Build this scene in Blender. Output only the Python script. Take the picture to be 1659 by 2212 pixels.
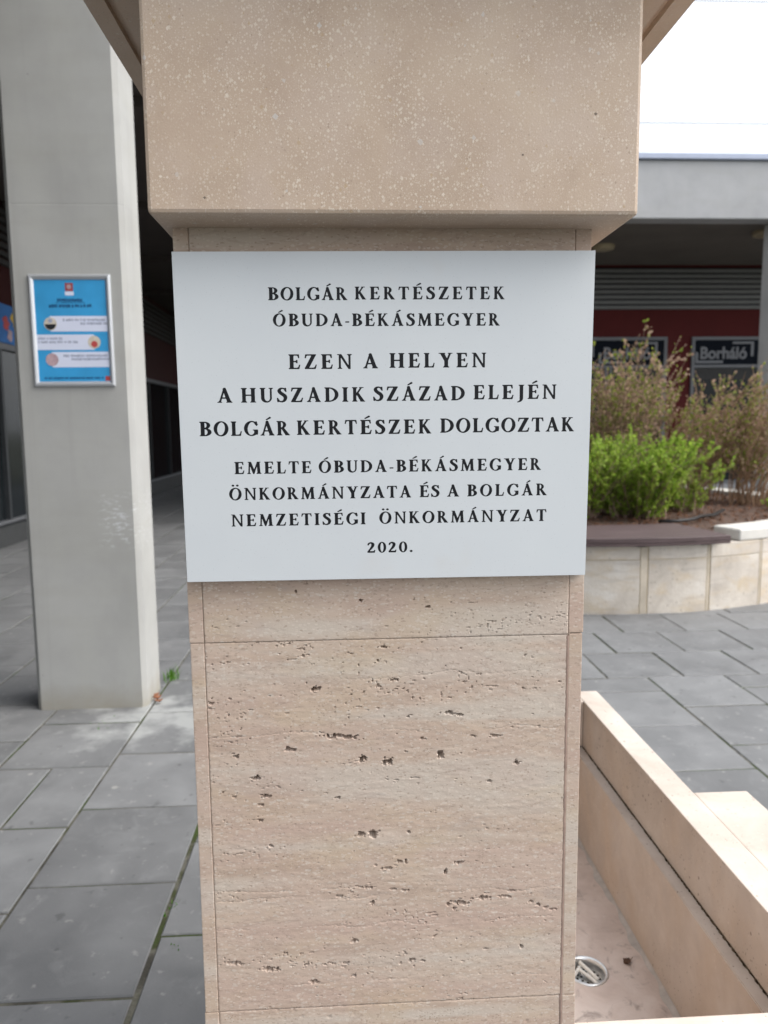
import bpy, bmesh, math, random
import numpy as np
from mathutils import Vector, Matrix, Euler

for _o in list(bpy.data.objects): bpy.data.objects.remove(_o)
SC = bpy.context.scene
COL = SC.collection
RAD = math.radians

# ------------------------------------------------------------------ camera
cam_d = bpy.data.cameras.new('camera'); cam = bpy.data.objects.new('camera', cam_d); COL.objects.link(cam)
def cam_matrix(pitch, roll, yaw):
    f = Vector((math.sin(yaw) * math.cos(pitch), math.cos(yaw) * math.cos(pitch), -math.sin(pitch)))
    r = f.cross(Vector((0, 0, 1))).normalized(); u = r.cross(f).normalized()
    r2 = r * math.cos(roll) - u * math.sin(roll); u2 = u * math.cos(roll) + r * math.sin(roll)
    m = Matrix.Identity(4)
    for i in range(3): m[i][0] = r2[i]; m[i][1] = u2[i]; m[i][2] = -f[i]
    return m
cam.matrix_world = Matrix.Translation((0, 0, 1.58)) @ cam_matrix(RAD(6.633), RAD(0.589), RAD(2.962))
cam_d.sensor_fit = 'VERTICAL'; cam_d.sensor_height = 36.0
cam_d.lens = 1600.0 / 2212.0 * 36.0
cam_d.clip_start = 0.02; cam_d.clip_end = 2000
cam_d.dof.use_dof = True; cam_d.dof.focus_distance = 1.075
cam_d.dof.aperture_fstop = cam_d.lens / 4.5
SC.camera = cam
SC.render.resolution_x = 768; SC.render.resolution_y = 1024

# ------------------------------------------------------------------ sky and sun (bright overcast)
SUN_EL, SUN_AZ = 48.0, 106.0            # azimuth clockwise from +Y
W = bpy.data.worlds.new('World'); SC.world = W; W.use_nodes = True
nt = W.node_tree; nt.nodes.clear()
sky = nt.nodes.new('ShaderNodeTexSky'); sky.sky_type = 'NISHITA'; sky.sun_disc = False
sky.sun_elevation = RAD(SUN_EL); sky.sun_rotation = RAD(SUN_AZ); sky.air_density = 1.0; sky.dust_density = 6.0; sky.ozone_density = 1.0
hs = nt.nodes.new('ShaderNodeHueSaturation'); hs.inputs['Saturation'].default_value = 0.52
bg = nt.nodes.new('ShaderNodeBackground'); bg.inputs['Strength'].default_value = 0.15
wo = nt.nodes.new('ShaderNodeOutputWorld')
cl = nt.nodes.new('ShaderNodeMix'); cl.data_type = 'RGBA'; cl.inputs[0].default_value = 0.62; cl.inputs[7].default_value = (3.55, 3.68, 3.85, 1)   # even cloud deck
nt.links.new(sky.outputs[0], hs.inputs['Color']); nt.links.new(hs.outputs[0], cl.inputs[6]); nt.links.new(cl.outputs[2], bg.inputs[0]); nt.links.new(bg.outputs[0], wo.inputs[0])
sun_d = bpy.data.lights.new('sun', 'SUN'); sun = bpy.data.objects.new('sun', sun_d); COL.objects.link(sun)
sun_d.energy = 1.0; sun_d.angle = RAD(50); sun_d.color = (1.0, 0.985, 0.965)
_sd = Vector((math.sin(RAD(SUN_AZ)) * math.cos(RAD(SUN_EL)), math.cos(RAD(SUN_AZ)) * math.cos(RAD(SUN_EL)), math.sin(RAD(SUN_EL))))
sun.rotation_euler = _sd.to_track_quat('Z', 'Y').to_euler(); sun.location = _sd * 40
vs = SC.view_settings; vs.view_transform = 'Standard'; vs.look = 'None'; vs.exposure = 1.40; vs.gamma = 1.0; vs.use_curve_mapping = False

# ------------------------------------------------------------------ helpers
rng = random.Random(7)
def tag(o, label=None, cat=None, group=None, kind=None):
    if label: o['label'] = label
    if cat: o['category'] = cat
    if group: o['group'] = group
    if kind: o['kind'] = kind
    return o
def child(o, p):
    o.parent = p
    q = p; m = Matrix.Identity(4)
    m = Matrix.Translation(p['_w']) if '_w' in p else Matrix.Identity(4)
    o.matrix_parent_inverse = m.inverted()
    return o
def thing(name, loc, label, cat, group=None):
    o = bpy.data.objects.new(name, None); COL.objects.link(o); o.location = loc; o.empty_display_size = 0.1
    o['_w'] = [float(v) for v in loc]
    return tag(o, label, cat, group)
def mobj(name, verts, faces, mat, parent=None, smooth=False):
    me = bpy.data.meshes.new(name); me.from_pydata(verts, [], faces); me.update()
    if smooth:
        me.polygons.foreach_set('use_smooth', [True] * len(me.polygons))
    me.materials.append(mat)
    o = bpy.data.objects.new(name, me); COL.objects.link(o)
    if parent: child(o, parent)
    return o
def bmobj(name, bm, mat, parent=None, smooth=False):
    bmesh.ops.recalc_face_normals(bm, faces=bm.faces)
    me = bpy.data.meshes.new(name); bm.to_mesh(me); bm.free()
    if smooth: me.polygons.foreach_set('use_smooth', [True] * len(me.polygons))
    me.materials.append(mat)
    o = bpy.data.objects.new(name, me); COL.objects.link(o)
    if parent: child(o, parent)
    return o
def bm_box(bm, x0, x1, y0, y1, z0, z1):
    v = [bm.verts.new(p) for p in ((x0,y0,z0),(x1,y0,z0),(x1,y1,z0),(x0,y1,z0),(x0,y0,z1),(x1,y0,z1),(x1,y1,z1),(x0,y1,z1))]
    for f in ((0,3,2,1),(4,5,6,7),(0,1,5,4),(1,2,6,5),(2,3,7,6),(3,0,4,7)): bm.faces.new([v[i] for i in f])
    return v
def box(name, x0, x1, y0, y1, z0, z1, mat, parent=None, bev=0.0, seg=1):
    bm = bmesh.new(); bm_box(bm, x0, x1, y0, y1, z0, z1)
    if bev: bmesh.ops.bevel(bm, geom=bm.edges[:], offset=bev, segments=seg, affect='EDGES', profile=0.6)
    return bmobj(name, bm, mat, parent)
def tube(bm, pts, rads, n=5):
    rings = []
    for i, p in enumerate(pts):
        p = Vector(p); a = Vector(pts[max(i-1,0)]); b = Vector(pts[min(i+1,len(pts)-1)])
        t = (b - a).normalized() if (b-a).length > 1e-9 else Vector((0,0,1))
        s = t.orthogonal().normalized(); u = t.cross(s)
        r = rads[i] if hasattr(rads, '__len__') else rads
        rings.append([bm.verts.new(p + (s * math.cos(2*math.pi*k/n) + u * math.sin(2*math.pi*k/n)) * r) for k in range(n)])
    for a, b in zip(rings, rings[1:]):
        for k in range(n): bm.faces.new((a[k], a[(k+1)%n], b[(k+1)%n], b[k]))
    if n > 2:
        bm.faces.new(rings[0][::-1]); bm.faces.new(rings[-1])
def lathe(bm, prof, c=(0,0,0), n=32):
    rings = [[bm.verts.new((c[0]+r*math.cos(2*math.pi*k/n), c[1]+r*math.sin(2*math.pi*k/n), c[2]+z)) for k in range(n)] for r, z in prof]
    for a, b in zip(rings, rings[1:]):
        for k in range(n): bm.faces.new((a[k], a[(k+1)%n], b[(k+1)%n], b[k]))
    return rings

# ------------------------------------------------------------------ materials
ALB = 0.80
class N:
    def __init__(s, name):
        s.m = bpy.data.materials.new(name); s.m.use_nodes = True; s.t = s.m.node_tree; s.t.nodes.clear()
        s.out = s.n('ShaderNodeOutputMaterial'); s.b = s.n('ShaderNodeBsdfPrincipled'); s.l(s.b.outputs[0], s.out.inputs[0])
        s.b.inputs['Specular IOR Level'].default_value = 0.3; s.metric = 'EUCLIDEAN'
    def n(s, t): return s.t.nodes.new(t)
    def l(s, a, b): s.t.links.new(a, b)
    def coord(s, scale=(1,1,1), loc=(0,0,0)):
        c = s.n('ShaderNodeTexCoord'); m = s.n('ShaderNodeMapping'); m.inputs['Scale'].default_value = scale; m.inputs['Location'].default_value = loc
        s.l(c.outputs['Object'], m.inputs[0]); return m.outputs[0]
    def noise(s, v, scale, detail=4, rough=0.55, dist=0.0):
        n = s.n('ShaderNodeTexNoise'); n.inputs['Scale'].default_value = scale; n.inputs['Detail'].default_value = detail
        n.inputs['Roughness'].default_value = rough; n.inputs['Distortion'].default_value = dist; s.l(v, n.inputs['Vector']); return n.outputs['Fac']
    def ramp(s, f, stops):
        r = s.n('ShaderNodeValToRGB'); e = r.color_ramp.elements
        while len(e) < len(stops): e.new(0.5)
        for i, (p, c) in enumerate(stops):
            e[i].position = p; e[i].color = (c[0], c[1], c[2], 1) if hasattr(c, '__len__') else (c, c, c, 1)
        s.l(f, r.inputs[0]); return r.outputs[0]
    def mix(s, f, a, b, mode='MIX'):
        m = s.n('ShaderNodeMix'); m.data_type = 'RGBA'; m.blend_type = mode
        for inp, v in ((m.inputs[0], f), (m.inputs[6], a), (m.inputs[7], b)):
            if hasattr(v, 'is_output') or hasattr(v, 'links'): s.l(v, inp)
            elif hasattr(v, '__len__'): inp.default_value = (v[0], v[1], v[2], 1)
            else: inp.default_value = v if inp.type == 'VALUE' else (v, v, v, 1)
        return m.outputs[2]
    def math(s, op, a, b=0.0):
        m = s.n('ShaderNodeMath'); m.operation = op
        for inp, v in ((m.inputs[0], a), (m.inputs[1], b)):
            if hasattr(v, 'links'): s.l(v, inp)
            else: inp.default_value = v
        return m.outputs[0]
    def vor(s, v, scale, rnd=1.0):
        n = s.n('ShaderNodeTexVoronoi'); n.inputs['Scale'].default_value = scale; n.inputs['Randomness'].default_value = rnd; n.distance = s.metric; s.l(v, n.inputs['Vector']); return n.outputs['Distance'], n.outputs['Color']
    def bump(s, h, strength=0.3, dist=0.002, chain=None):
        b = s.n('ShaderNodeBump'); b.inputs['Strength'].default_value = strength; b.inputs['Distance'].default_value = dist; s.l(h, b.inputs['Height'])
        if chain: s.l(chain, b.inputs['Normal'])
        return b.outputs[0]
    def fin(s, col=None, rough=None, normal=None, spec=None, metal=None):
        for k, v in (('Base Color', col), ('Roughness', rough), ('Normal', normal), ('Specular IOR Level', spec), ('Metallic', metal)):
            if v is None: continue
            i = s.b.inputs[k]
            if hasattr(v, 'links'): s.l(v, i)
            elif hasattr(v, '__len__'): i.default_value = (v[0], v[1], v[2], 1)
            else: i.default_value = v
        return s.m
def sep_r(s, c, ch='Red'):
    n = s.n('ShaderNodeSeparateColor'); s.l(c, n.inputs[0]); return n.outputs[ch]

def plain(name, c, rough=0.6, metal=0.0, spec=0.3, var=0.12, scale=8.0):
    s = N(name); v = s.coord(); f = s.noise(v, scale, 5)
    col = s.ramp(f, [(0.25, [x * (1 - var) for x in c]), (0.75, [min(1, x * (1 + var)) for x in c])])
    return s.fin(col, rough, None, spec, metal)

def travertine(name, seed=0.0, vein=1.0, light=1.0, axis='z', pits=True, grey=0.0):
    s = N(name); light *= ALB
    st = {'z': (2.2, 2.2, 9.0), 'y': (7.0, 1.6, 7.0), 'x': (1.6, 7.0, 7.0)}[axis]
    v = s.coord(st, (seed, seed * 1.7, seed * 0.6)); v0 = s.coord((1, 1, 1), (seed, 0, seed))
    f1 = s.noise(v, 1.7, 7, 0.62, 0.35)
    L = light
    col = s.ramp(f1, [(0.28, (.42*L, .318*L, .25*L)), (0.40, (.50*L, .385*L, .305*L)), (0.49, (.57*L, .45*L, .36*L)), (0.56, (.515*L, .40*L, .32*L)), (0.70, (.62*L, .51*L, .42*L))])
    f2 = s.noise(s.coord((3.0, 3.0, 26.0) if axis == 'z' else (12, 3, 12), (seed*3, 0, 0)), 1.5, 5, 0.6, 0.9)
    col = s.mix(s.ramp(f2, [(0.46, 0.0), (0.66, 0.42 * vein)]), col, (.625*L, .525*L, .44*L))
    fb = s.noise(s.coord((.5, .5, 7.5) if axis == 'z' else (3, 1, 3), (seed, 2, seed+1.3)), 1.6, 3, 0.5, 0.25)
    col = s.mix(s.ramp(fb, [(0.36, 0.75), (0.47, 0.0), (0.52, 0.0), (0.61, 0.9)]), col, s.ramp(fb, [(0.48, (.53*L, .395*L, .325*L)), (0.52, (.585*L, .51*L, .435*L))]))
    # soft pinkish and yellowish clouds
    f3 = s.noise(v0, 5.5, 4, 0.55, 0.3)
    col = s.mix(s.ramp(f3, [(0.42, 0.0), (0.66, 0.42)]), col, (.53*L, .395*L, .335*L))
    f5 = s.noise(s.coord((1,1,2.2), (seed+9,3,1)), 7.5, 3, 0.5, 0.4)
    col = s.mix(s.ramp(f5, [(0.52, 0.0), (0.70, 0.38)]), col, (.56*L, .435*L, .30*L))
    if grey: col = s.mix(grey, col, (.47*L, .425*L, .39*L))
    # small worm shaped fragments
    wv = s.n('ShaderNodeVectorMath'); wv.operation = 'ADD'; wn = s.n('ShaderNodeTexNoise'); wn.inputs['Scale'].default_value = 130; s.l(v0, wn.inputs['Vector'])
    wm = s.n('ShaderNodeVectorMath'); wm.operation = 'SCALE'; wm.inputs['Scale'].default_value = .009; s.l(wn.outputs['Color'], wm.inputs[0]); s.l(wm.outputs[0], wv.inputs[1]); s.l(s.coord((1, 1, 1.9), (seed, 1, 2)), wv.inputs[0])
    d, c = s.vor(wv.outputs[0], 170)
    sel = sep_r(s, c); frag = s.math('MULTIPLY', s.math('GREATER_THAN', sel, 0.74), s.math('LESS_THAN', d, 0.45))
    col = s.mix(s.math('MULTIPLY', frag, 0.55), col, (.66*L, .58*L, .50*L))
    frag2 = s.math('MULTIPLY', s.math('LESS_THAN', sel, 0.16), s.math('LESS_THAN', d, 0.40))
    col = s.mix(s.math('MULTIPLY', frag2, 0.55), col, (.37*L, .285*L, .225*L))
    dq, cq = s.vor(s.coord((1, 1, 2.4), (3, seed, 8)), 75); big = s.math('MULTIPLY', s.math('GREATER_THAN', sep_r(s, cq), 0.84), s.math('LESS_THAN', s.math('ADD', dq, s.math('MULTIPLY', s.math('SUBTRACT', s.noise(v0, 190, 3), .5), .9)), 0.33))
    col = s.mix(s.math('MULTIPLY', big, 0.42), col, s.ramp(sep_r(s, cq, 'Green'), [(0.45, (.36*L, .275*L, .22*L)), (0.55, (.66*L, .60*L, .53*L))]))
    # grey bloom and fine wavy veins
    col = s.mix(s.ramp(s.noise(s.coord((1.2, 1.2, 3.2), (seed, 4, 6)), 7, 5, .65, .5), [(0.60, 0.0), (0.72, 0.35)]), col, (.40*L, .345*L, .315*L))
    vn = s.math('ABSOLUTE', s.math('SUBTRACT', s.noise(s.coord((2.4, 2.4, 10) if axis == 'z' else (8, 2, 8), (seed, 7, 3)), 2.2, 5, .6, .7), 0.5))
    col = s.mix(s.ramp(vn, [(0.0, 0.34), (0.012, 0.0)]), col, (.36*L, .27*L, .22*L))
    # tiny rusty and grey mineral specks
    d2, c2 = s.vor(v0, 330); sp = s.math('MULTIPLY', s.math('GREATER_THAN', sep_r(s, c2, 'Green'), 0.93), s.math('LESS_THAN', d2, 0.35))
    f4 = s.noise(s.coord((1, 1, 3), (2, seed, 5)), 9, 2)
    sp = s.math('MULTIPLY', sp, s.ramp(f4, [(0.50, 0.0), (0.62, 0.6)]))
    col = s.mix(sp, col, (.20, .13, .085))
    h = s.math('ADD', s.noise(v0, 260, 3, 0.6), s.math('MULTIPLY', s.noise(s.coord((1,1,2.5)), 90, 3, 0.6), 1.2))
    nb = s.bump(h, 0.30, 0.0010)
    if pits:
        d3, c3 = s.vor(s.coord((1, 1, 1.8), (4, seed, 0)), 95)
        pit = s.math('MULTIPLY', s.math('GREATER_THAN', sep_r(s, c3, 'Blue'), 0.80), s.math('LESS_THAN', d3, 0.26))
        nb = s.bump(s.math('SUBTRACT', 1.0, pit), 0.5, 0.0016, nb)
    return s.fin(col, s.ramp(f2, [(0.3, 0.50), (0.7, 0.68)]), nb, 0.32)

def limestone(name, light=1.0):
    s = N(name); v0 = s.coord(); L = light = light * ALB; s.metric = 'MANHATTAN'
    f1 = s.noise(v0, 7, 5, 0.55, 0.4)
    col = s.ramp(f1, [(0.3, (.445*L, .343*L, .262*L)), (0.48, (.495*L, .386*L, .298*L)), (0.70, (.535*L, .428*L, .335*L))])
    f2 = s.noise(s.coord((1, 1, 1), (3, 8, 1)), 14, 4, 0.6)
    col = s.mix(s.ramp(f2, [(0.46, 0.0), (0.62, 0.42)]), col, (.525*L, .425*L, .36*L))
    col = s.mix(s.ramp(s.noise(s.coord((1, 1, 1), (6, 1, 4)), 4.5, 5, .6, .5), [(0.52, 0.0), (0.66, 0.45)]), col, (.445*L, .335*L, .262*L))
    zone = s.ramp(s.noise(s.coord((1, 1, 1), (0, 2, 7)), 9, 3), [(0.34, 0.35), (0.54, 1.0)])
    wob = s.noise(v0, 160, 2)
    hsum = None
    for sc_, thr, rr, amt, cc in ((125, 0.91, 0.36, 0.75, (.66, .59, .51)), (210, 0.74, 0.42, 0.72, (.62, .55, .46)), (330, 0.55, 0.47, 0.72, (.60, .525, .435)), (480, 0.42, 0.46, 0.55, (.56, .48, .39)), (280, 0.86, 0.38, 0.45, (.26, .195, .15)), (85, 0.955, 0.34, 0.6, (.54, .535, .52)), (150, 0.955, 0.38, 0.5, (.42, .30, .17))):
        d, c = s.vor(s.coord((1, 1, 0.85), (sc_, 0, 3)), sc_)
        dd = s.math('ADD', d, s.math('MULTIPLY', s.math('SUBTRACT', wob, 0.5), 0.55))
        r_ = s.math('ADD', s.math('MULTIPLY', sep_r(s, c, 'Green'), 0.22), rr - 0.12)
        m = s.math('MULTIPLY', s.math('GREATER_THAN', sep_r(s, c), thr), s.math('LESS_THAN', dd, r_))
        col = s.mix(s.math('MULTIPLY', s.math('MULTIPLY', m, amt), zone), col, cc)
    d, c = s.vor(s.coord((1, 1, 1.2), (1, 5, 2)), 62)
    pit = s.math('MULTIPLY', s.math('GREATER_THAN', sep_r(s, c), 0.962), s.math('LESS_THAN', d, s.math('MULTIPLY', sep_r(s, c, 'Blue'), 0.20)))
    col = s.mix(s.math('MULTIPLY', pit, 0.8), col, (.10, .08, .065))
    nb = s.bump(s.noise(v0, 340, 3, 0.6), 0.32, 0.0007); nb = s.bump(s.math('SUBTRACT', 1.0, pit), 0.8, 0.002, nb)
    return s.fin(col, 0.58, nb, 0.3)

def concrete(name, c=(.266, .271, .276), holes=True, seed=0.0, foot=False):
    s = N(name); v = s.coord((1, 1, 1), (seed, seed, seed))
    f = s.noise(v, 1.8, 6, 0.6, 0.2); col = s.ramp(f, [(0.25, [x*0.86 for x in c]), (0.5, c), (0.78, [min(1, x*1.13) for x in c])])
    f2 = s.noise(s.coord((5, 5, 0.7), (seed, 0, 0)), 1.4, 5, 0.6); col = s.mix(s.ramp(f2, [(0.45, 0.0), (0.72, 0.30)]), col, [c[0]*1.12, c[1]*1.12, c[2]*1.08])
    col = s.mix(s.ramp(s.noise(s.coord((1,1,6), (4,seed,2)), 1.1, 4), [(0.50, 0.0), (0.75, 0.28)]), col, [c[0]*0.86, c[1]*0.85, c[2]*0.78])
    nb = s.bump(s.noise(v, 120, 4, 0.6), 0.25, 0.0015)
    if holes:
        d, cc = s.vor(s.coord((1, 1, 1), (2, 3, seed)), 6.5)
        hl = s.math('MULTIPLY', s.math('GREATER_THAN', sep_r(s, cc), 0.55), s.math('LESS_THAN', d, s.math('MULTIPLY', sep_r(s, cc, 'Green'), 0.075)))
        col = s.mix(s.math('MULTIPLY', hl, 0.55), col, [x*0.55 for x in c]); nb = s.bump(s.math('SUBTRACT', 1.0, hl), 0.8, 0.004, nb)
    if foot:
        tc = s.n('ShaderNodeTexCoord'); sx = s.n('ShaderNodeSeparateXYZ'); s.l(tc.outputs['Object'], sx.inputs[0]); Z = sx.outputs[2]
        wob = s.math('MULTIPLY', s.noise(s.coord((1,1,1),(5,5,5)), 7, 4), 0.22)
        low = s.ramp(s.math('ADD', Z, wob), [(0.10, 1.0), (0.26, 0.0)])
        col = s.mix(s.math('MULTIPLY', low, 0.55), col, (.25, .225, .165))
        dx = s.math('ABSOLUTE', s.math('ADD', sx.outputs[0], 1.25)); dz = s.math('ABSOLUTE', s.math('SUBTRACT', Z, 1.07))
        zone = s.math('MAXIMUM', s.math('SUBTRACT', 1.0, s.math('MAXIMUM', s.math('MULTIPLY', dx, 8.0), s.math('MULTIPLY', dz, 5.5))), 0.0)
        scr = s.ramp(s.noise(s.coord((1,1,3.0),(1,7,3)), 26, 4, 0.7), [(0.56, 0.0), (0.63, 1.0)])
        col = s.mix(s.math('MINIMUM', s.math('MULTIPLY', s.math('MULTIPLY', scr, zone), 1.6), 0.75), col, (.56, .58, .60))
        drip = s.ramp(s.noise(s.coord((16,16,.35),(2,2,0)), 1.0, 4, 0.6), [(0.56, 0.0), (0.68, 0.22)]); col = s.mix(drip, col, (.27, .27, .255))
    return s.fin(col, 0.8, nb, 0.2)

def paving(name):
    s = N(name); oi = s.n('ShaderNodeObjectInfo'); v = s.coord()
    off = s.n('ShaderNodeVectorMath'); off.operation = 'ADD'; s.l(v, off.inputs[0])
    cmb = s.n('ShaderNodeCombineXYZ')
    for i in range(3): s.l(s.math('MULTIPLY', oi.outputs['Random'], 40.0 + 17 * i), cmb.inputs[i])
    s.l(cmb.outputs[0], off.inputs[1]); v = off.outputs[0]
    f = s.noise(v, 3.2, 5, 0.6, 0.4)
    col = s.ramp(f, [(0.28, (.098, .101, .104)), (0.5, (.121, .124, .127)), (0.74, (.150, .154, .157))])
    br = s.ramp(oi.outputs['Random'], [(0.0, 1.16), (1.0, 1.46)]); col = s.mix(1.0, col, br, 'MULTIPLY')
    f2 = s.noise(v, 9, 4, 0.6, 0.6); col = s.mix(s.ramp(f2, [(0.54, 0.0), (0.72, 0.55)]), col, (.205, .21, .213))
    f3 = s.noise(v, 22, 3, 0.6); col = s.mix(s.ramp(f3, [(0.64, 0.0), (0.72, 0.55)]), col, (.29, .29, .28))
    f3b = s.noise(s.coord((1,1,1),(7,2,0)), 15, 3, 0.6); col = s.mix(s.ramp(f3b, [(0.64, 0.0), (0.72, 0.55)]), col, (.068, .069, .07))
    dg, cg = s.vor(s.coord((1,1,1),(3,3,0)), 5.0); gum = s.math('MULTIPLY', s.math('GREATER_THAN', sep_r(s, cg), 0.55), s.math('LESS_THAN', s.math('ADD', dg, s.math('MULTIPLY', s.math('SUBTRACT', f3b, .5), .12)), s.math('MULTIPLY', sep_r(s, cg, 'Green'), 0.085)))
    col = s.mix(s.math('MULTIPLY', gum, 0.6), col, s.ramp(sep_r(s, cg, 'Blue'), [(0.5, (.06, .06, .058)), (0.55, (.33, .33, .31))]))
    # lime bloom on the slabs round the column foot
    g = s.n('ShaderNodeTexCoord'); sx = s.n('ShaderNodeSeparateXYZ'); s.l(g.outputs['Object'], sx.inputs[0])
    dx = s.math('ABSOLUTE', s.math('ADD', sx.outputs[0], 1.02)); dy = s.math('ABSOLUTE', s.math('SUBTRACT', sx.outputs[1], 3.98))
    prox = s.math('SUBTRACT', 1.0, s.math('MAXIMUM', s.math('MULTIPLY', dx, 1.6), s.math('MULTIPLY', dy, 2.0)))
    pf = s.ramp(s.math('ADD', prox, s.math('MULTIPLY', s.math('SUBTRACT', s.noise(v, 5, 4), 0.5), 2.2)), [(0.30, 0.0), (0.75, 0.85)])
    col = s.mix(pf, col, (.33, .34, .335))
    nb = s.bump(s.noise(v, 160, 4, 0.65), 0.35, 0.0012); nb = s.bump(f2, 0.25, 0.004, nb)
    return s.fin(col, s.ramp(f, [(0.3, 0.48), (0.7, 0.68)]), nb, 0.4)

def jointmat():
    s = N('joint_dirt'); v = s.coord(); f = s.noise(v, 4, 5, 0.6)
    col = s.ramp(f, [(0.36, (.055, .052, .044)), (0.47, (.125, .12, .10)), (0.55, (.05, .055, .028)), (0.64, (.048, .072, .02)), (0.72, (.10, .095, .08))])
    return s.fin(col, 0.95, s.bump(s.noise(v, 90, 4), 0.8, 0.006), 0.1)

M = {}
M['trav'] = travertine('travertine_front', 0.0, 1.2, 1.07)
M['trav_side'] = travertine('travertine_side', 3.3, 1.0, 1.07)
M['trav_basin'] = None
def basin_stone():
    s = N('basin_limestone'); v = s.coord()
    tc = s.n('ShaderNodeTexCoord'); sx = s.n('ShaderNodeSeparateXYZ'); s.l(tc.outputs['Object'], sx.inputs[0])
    col = s.ramp(s.noise(v, 6, 5, .6, .4), [(.3, (.47, .405, .35)), (.5, (.535, .468, .412)), (.7, (.59, .53, .475))])
    geo = s.n('ShaderNodeNewGeometry'); gs = s.n('ShaderNodeSeparateXYZ'); s.l(geo.outputs['Normal'], gs.inputs[0]); vert = s.math('LESS_THAN', s.math('ABSOLUTE', gs.outputs[2]), 0.5)
    st = s.ramp(s.noise(s.coord((2.6, 2.6, 1.5), (2, 5, 1)), 1.7, 5, .6, .5), [(.42, 0.0), (.66, .55)])
    col = s.mix(s.math('MULTIPLY', st, vert), col, (.52, .405, .305))                       # rusty water runs on the upright faces
    st2 = s.ramp(s.noise(s.coord((4.0, 4.0, 2.2), (8, 1, 3)), 1.6, 6, .65, .6), [(.50, 0.0), (.68, .5)])
    col = s.mix(s.math('MULTIPLY', st2, vert), col, (.44, .385, .35))
    for sc_, thr, rr_, amt, cc in ((120, .90, .28, .5, (.64, .58, .51)), (230, .80, .30, .4, (.62, .55, .47)), (105, .93, .26, .85, (.15, .11, .08)), (190, .90, .26, .65, (.22, .165, .13)), (70, .95, .26, .5, (.33, .27, .23))):
        d, c = s.vor(s.coord((1, 1, .8), (sc_, 2, 1)), sc_); m = s.math('MULTIPLY', s.math('GREATER_THAN', sep_r(s, c), thr), s.math('LESS_THAN', d, s.math('MULTIPLY', sep_r(s, c, 'Green'), rr_*1.6)))
        z_ = s.ramp(s.noise(s.coord((1, 1, 1), (sc_*.1, 0, 3)), 5, 2), [(.42, .1), (.58, 1.0)]); col = s.mix(s.math('MULTIPLY', s.math('MULTIPLY', m, amt), z_), col, cc)
    return s.fin(col, s.ramp(s.noise(v, 30, 3), [(.3, .42), (.7, .62)]), s.bump(s.noise(v, 230, 4), .3, .001), .38)
def planter_stone(name, seed, L):
    s = N(name); v = s.coord((1, 1, 1), (seed, seed*.7, 0))
    col = s.ramp(s.noise(v, 2.6, 6, .62, .6), [(.28, (.40*L, .355*L, .305*L)), (.45, (.50*L, .455*L, .40*L)), (.55, (.56*L, .515*L, .455*L)), (.72, (.63*L, .60*L, .555*L))])
    col = s.mix(s.ramp(s.noise(s.coord((1, 1, 2.5), (seed, 3, 1)), 3.1, 5, .6, .6), [(.50, 0.0), (.66, .6)]), col, (.50*L, .40*L, .27*L))
    col = s.mix(s.ramp(s.noise(s.coord((1, 1, 6), (1, seed, 2)), 2.5, 5, .6, .4), [(.54, 0.0), (.70, .5)]), col, (.36*L, .325*L, .295*L))
    d, c = s.vor(v, 26); m = s.math('MULTIPLY', s.math('GREATER_THAN', sep_r(s, c), .80), s.math('LESS_THAN', s.math('ADD', d, s.math('MULTIPLY', s.noise(v, 60, 3), .3)), .36)); col = s.mix(s.math('MULTIPLY', m, .5), col, (.27*L, .23*L, .19*L))
    return s.fin(col, .75, s.bump(s.noise(v, 45, 5, .65), .6, .006), .25)
M['trav_basin'] = basin_stone()
M['lime'] = limestone('limestone_head', 1.17)
M['lime_cap'] = limestone('limestone_cap', 1.45)
M['conc'] = concrete('concrete_column', (.36, .362, .352), True, 0.0, True)
M['conc2'] = concrete('concrete_fascia', (.385, .39, .40), True, 4.0)
M['pave'] = paving('paving_stone'); M['joint'] = jointmat()
M['resin'] = plain('joint_resin', (.30, .215, .175), 0.6, var=0.25, scale=60)
M['mortar'] = plain('thin_mortar', (.37, .285, .23), 0.85, var=0.25, scale=80)
M['soil'] = plain('mulch', (.085, .055, .042), 0.95, var=0.5, scale=18)
M['red'] = plain('red_plaster', (.095, .013, .013), 0.8, var=0.1, scale=2)
M['alu'] = plain('grey_aluminium', (.165, .172, .185), 0.5, 0.2, var=0.05)
M['slat'] = plain('grey_louvre', (.20, .205, .205), 0.5, 0.2, var=0.05)
M['gutter'] = plain('zinc_flashing', (.36, .40, .50), 0.45, 0.35, var=0.05)
M['soffit'] = plain('soffit_board', (.15, .135, .12), 0.9, var=0.12, scale=1.2)
M['glass'] = plain('dark_glass', (.012, .015, .017), 0.12, 0.0, 0.22, var=0.3, scale=0.8)
M['navy'] = plain('navy_sign', (.008, .011, .018), 0.7, 0.0, 0.08)
M['signgrey'] = plain('sign_letter_grey', (.23, .24, .26), 0.6, var=0.03)
M['white'] = plain('pale_rim', (.56, .545, .51), 0.6, var=0.08)
M['steel'] = plain('brushed_steel', (.62, .63, .63), 0.28, 0.85, var=0.12, scale=60)
M['hole'] = plain('black_void', (.006, .006, .006), 0.9)
M['butt'] = plain('white_paper', (.74, .72, .67), 0.8, var=0.08, scale=120)
M['leafbrown'] = plain('dry_leaf', (.075, .042, .028), 0.8, var=0.35, scale=60)
M['leafred'] = plain('dry_leaf_red', (.20, .085, .045), 0.8, var=0.35, scale=60)
M['board'] = None
M['twig'] = plain('twig_bark', (.26, .18, .135), 0.85, var=0.4, scale=6)
M['twig2'] = plain('twig_orange', (.27, .17, .105), 0.8, var=0.4, scale=6)
M['cable'] = plain('cable_rubber', (.03, .035, .03), 0.6)
M['hose'] = plain('black_hose', (.012, .012, .013), 0.45)
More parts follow.
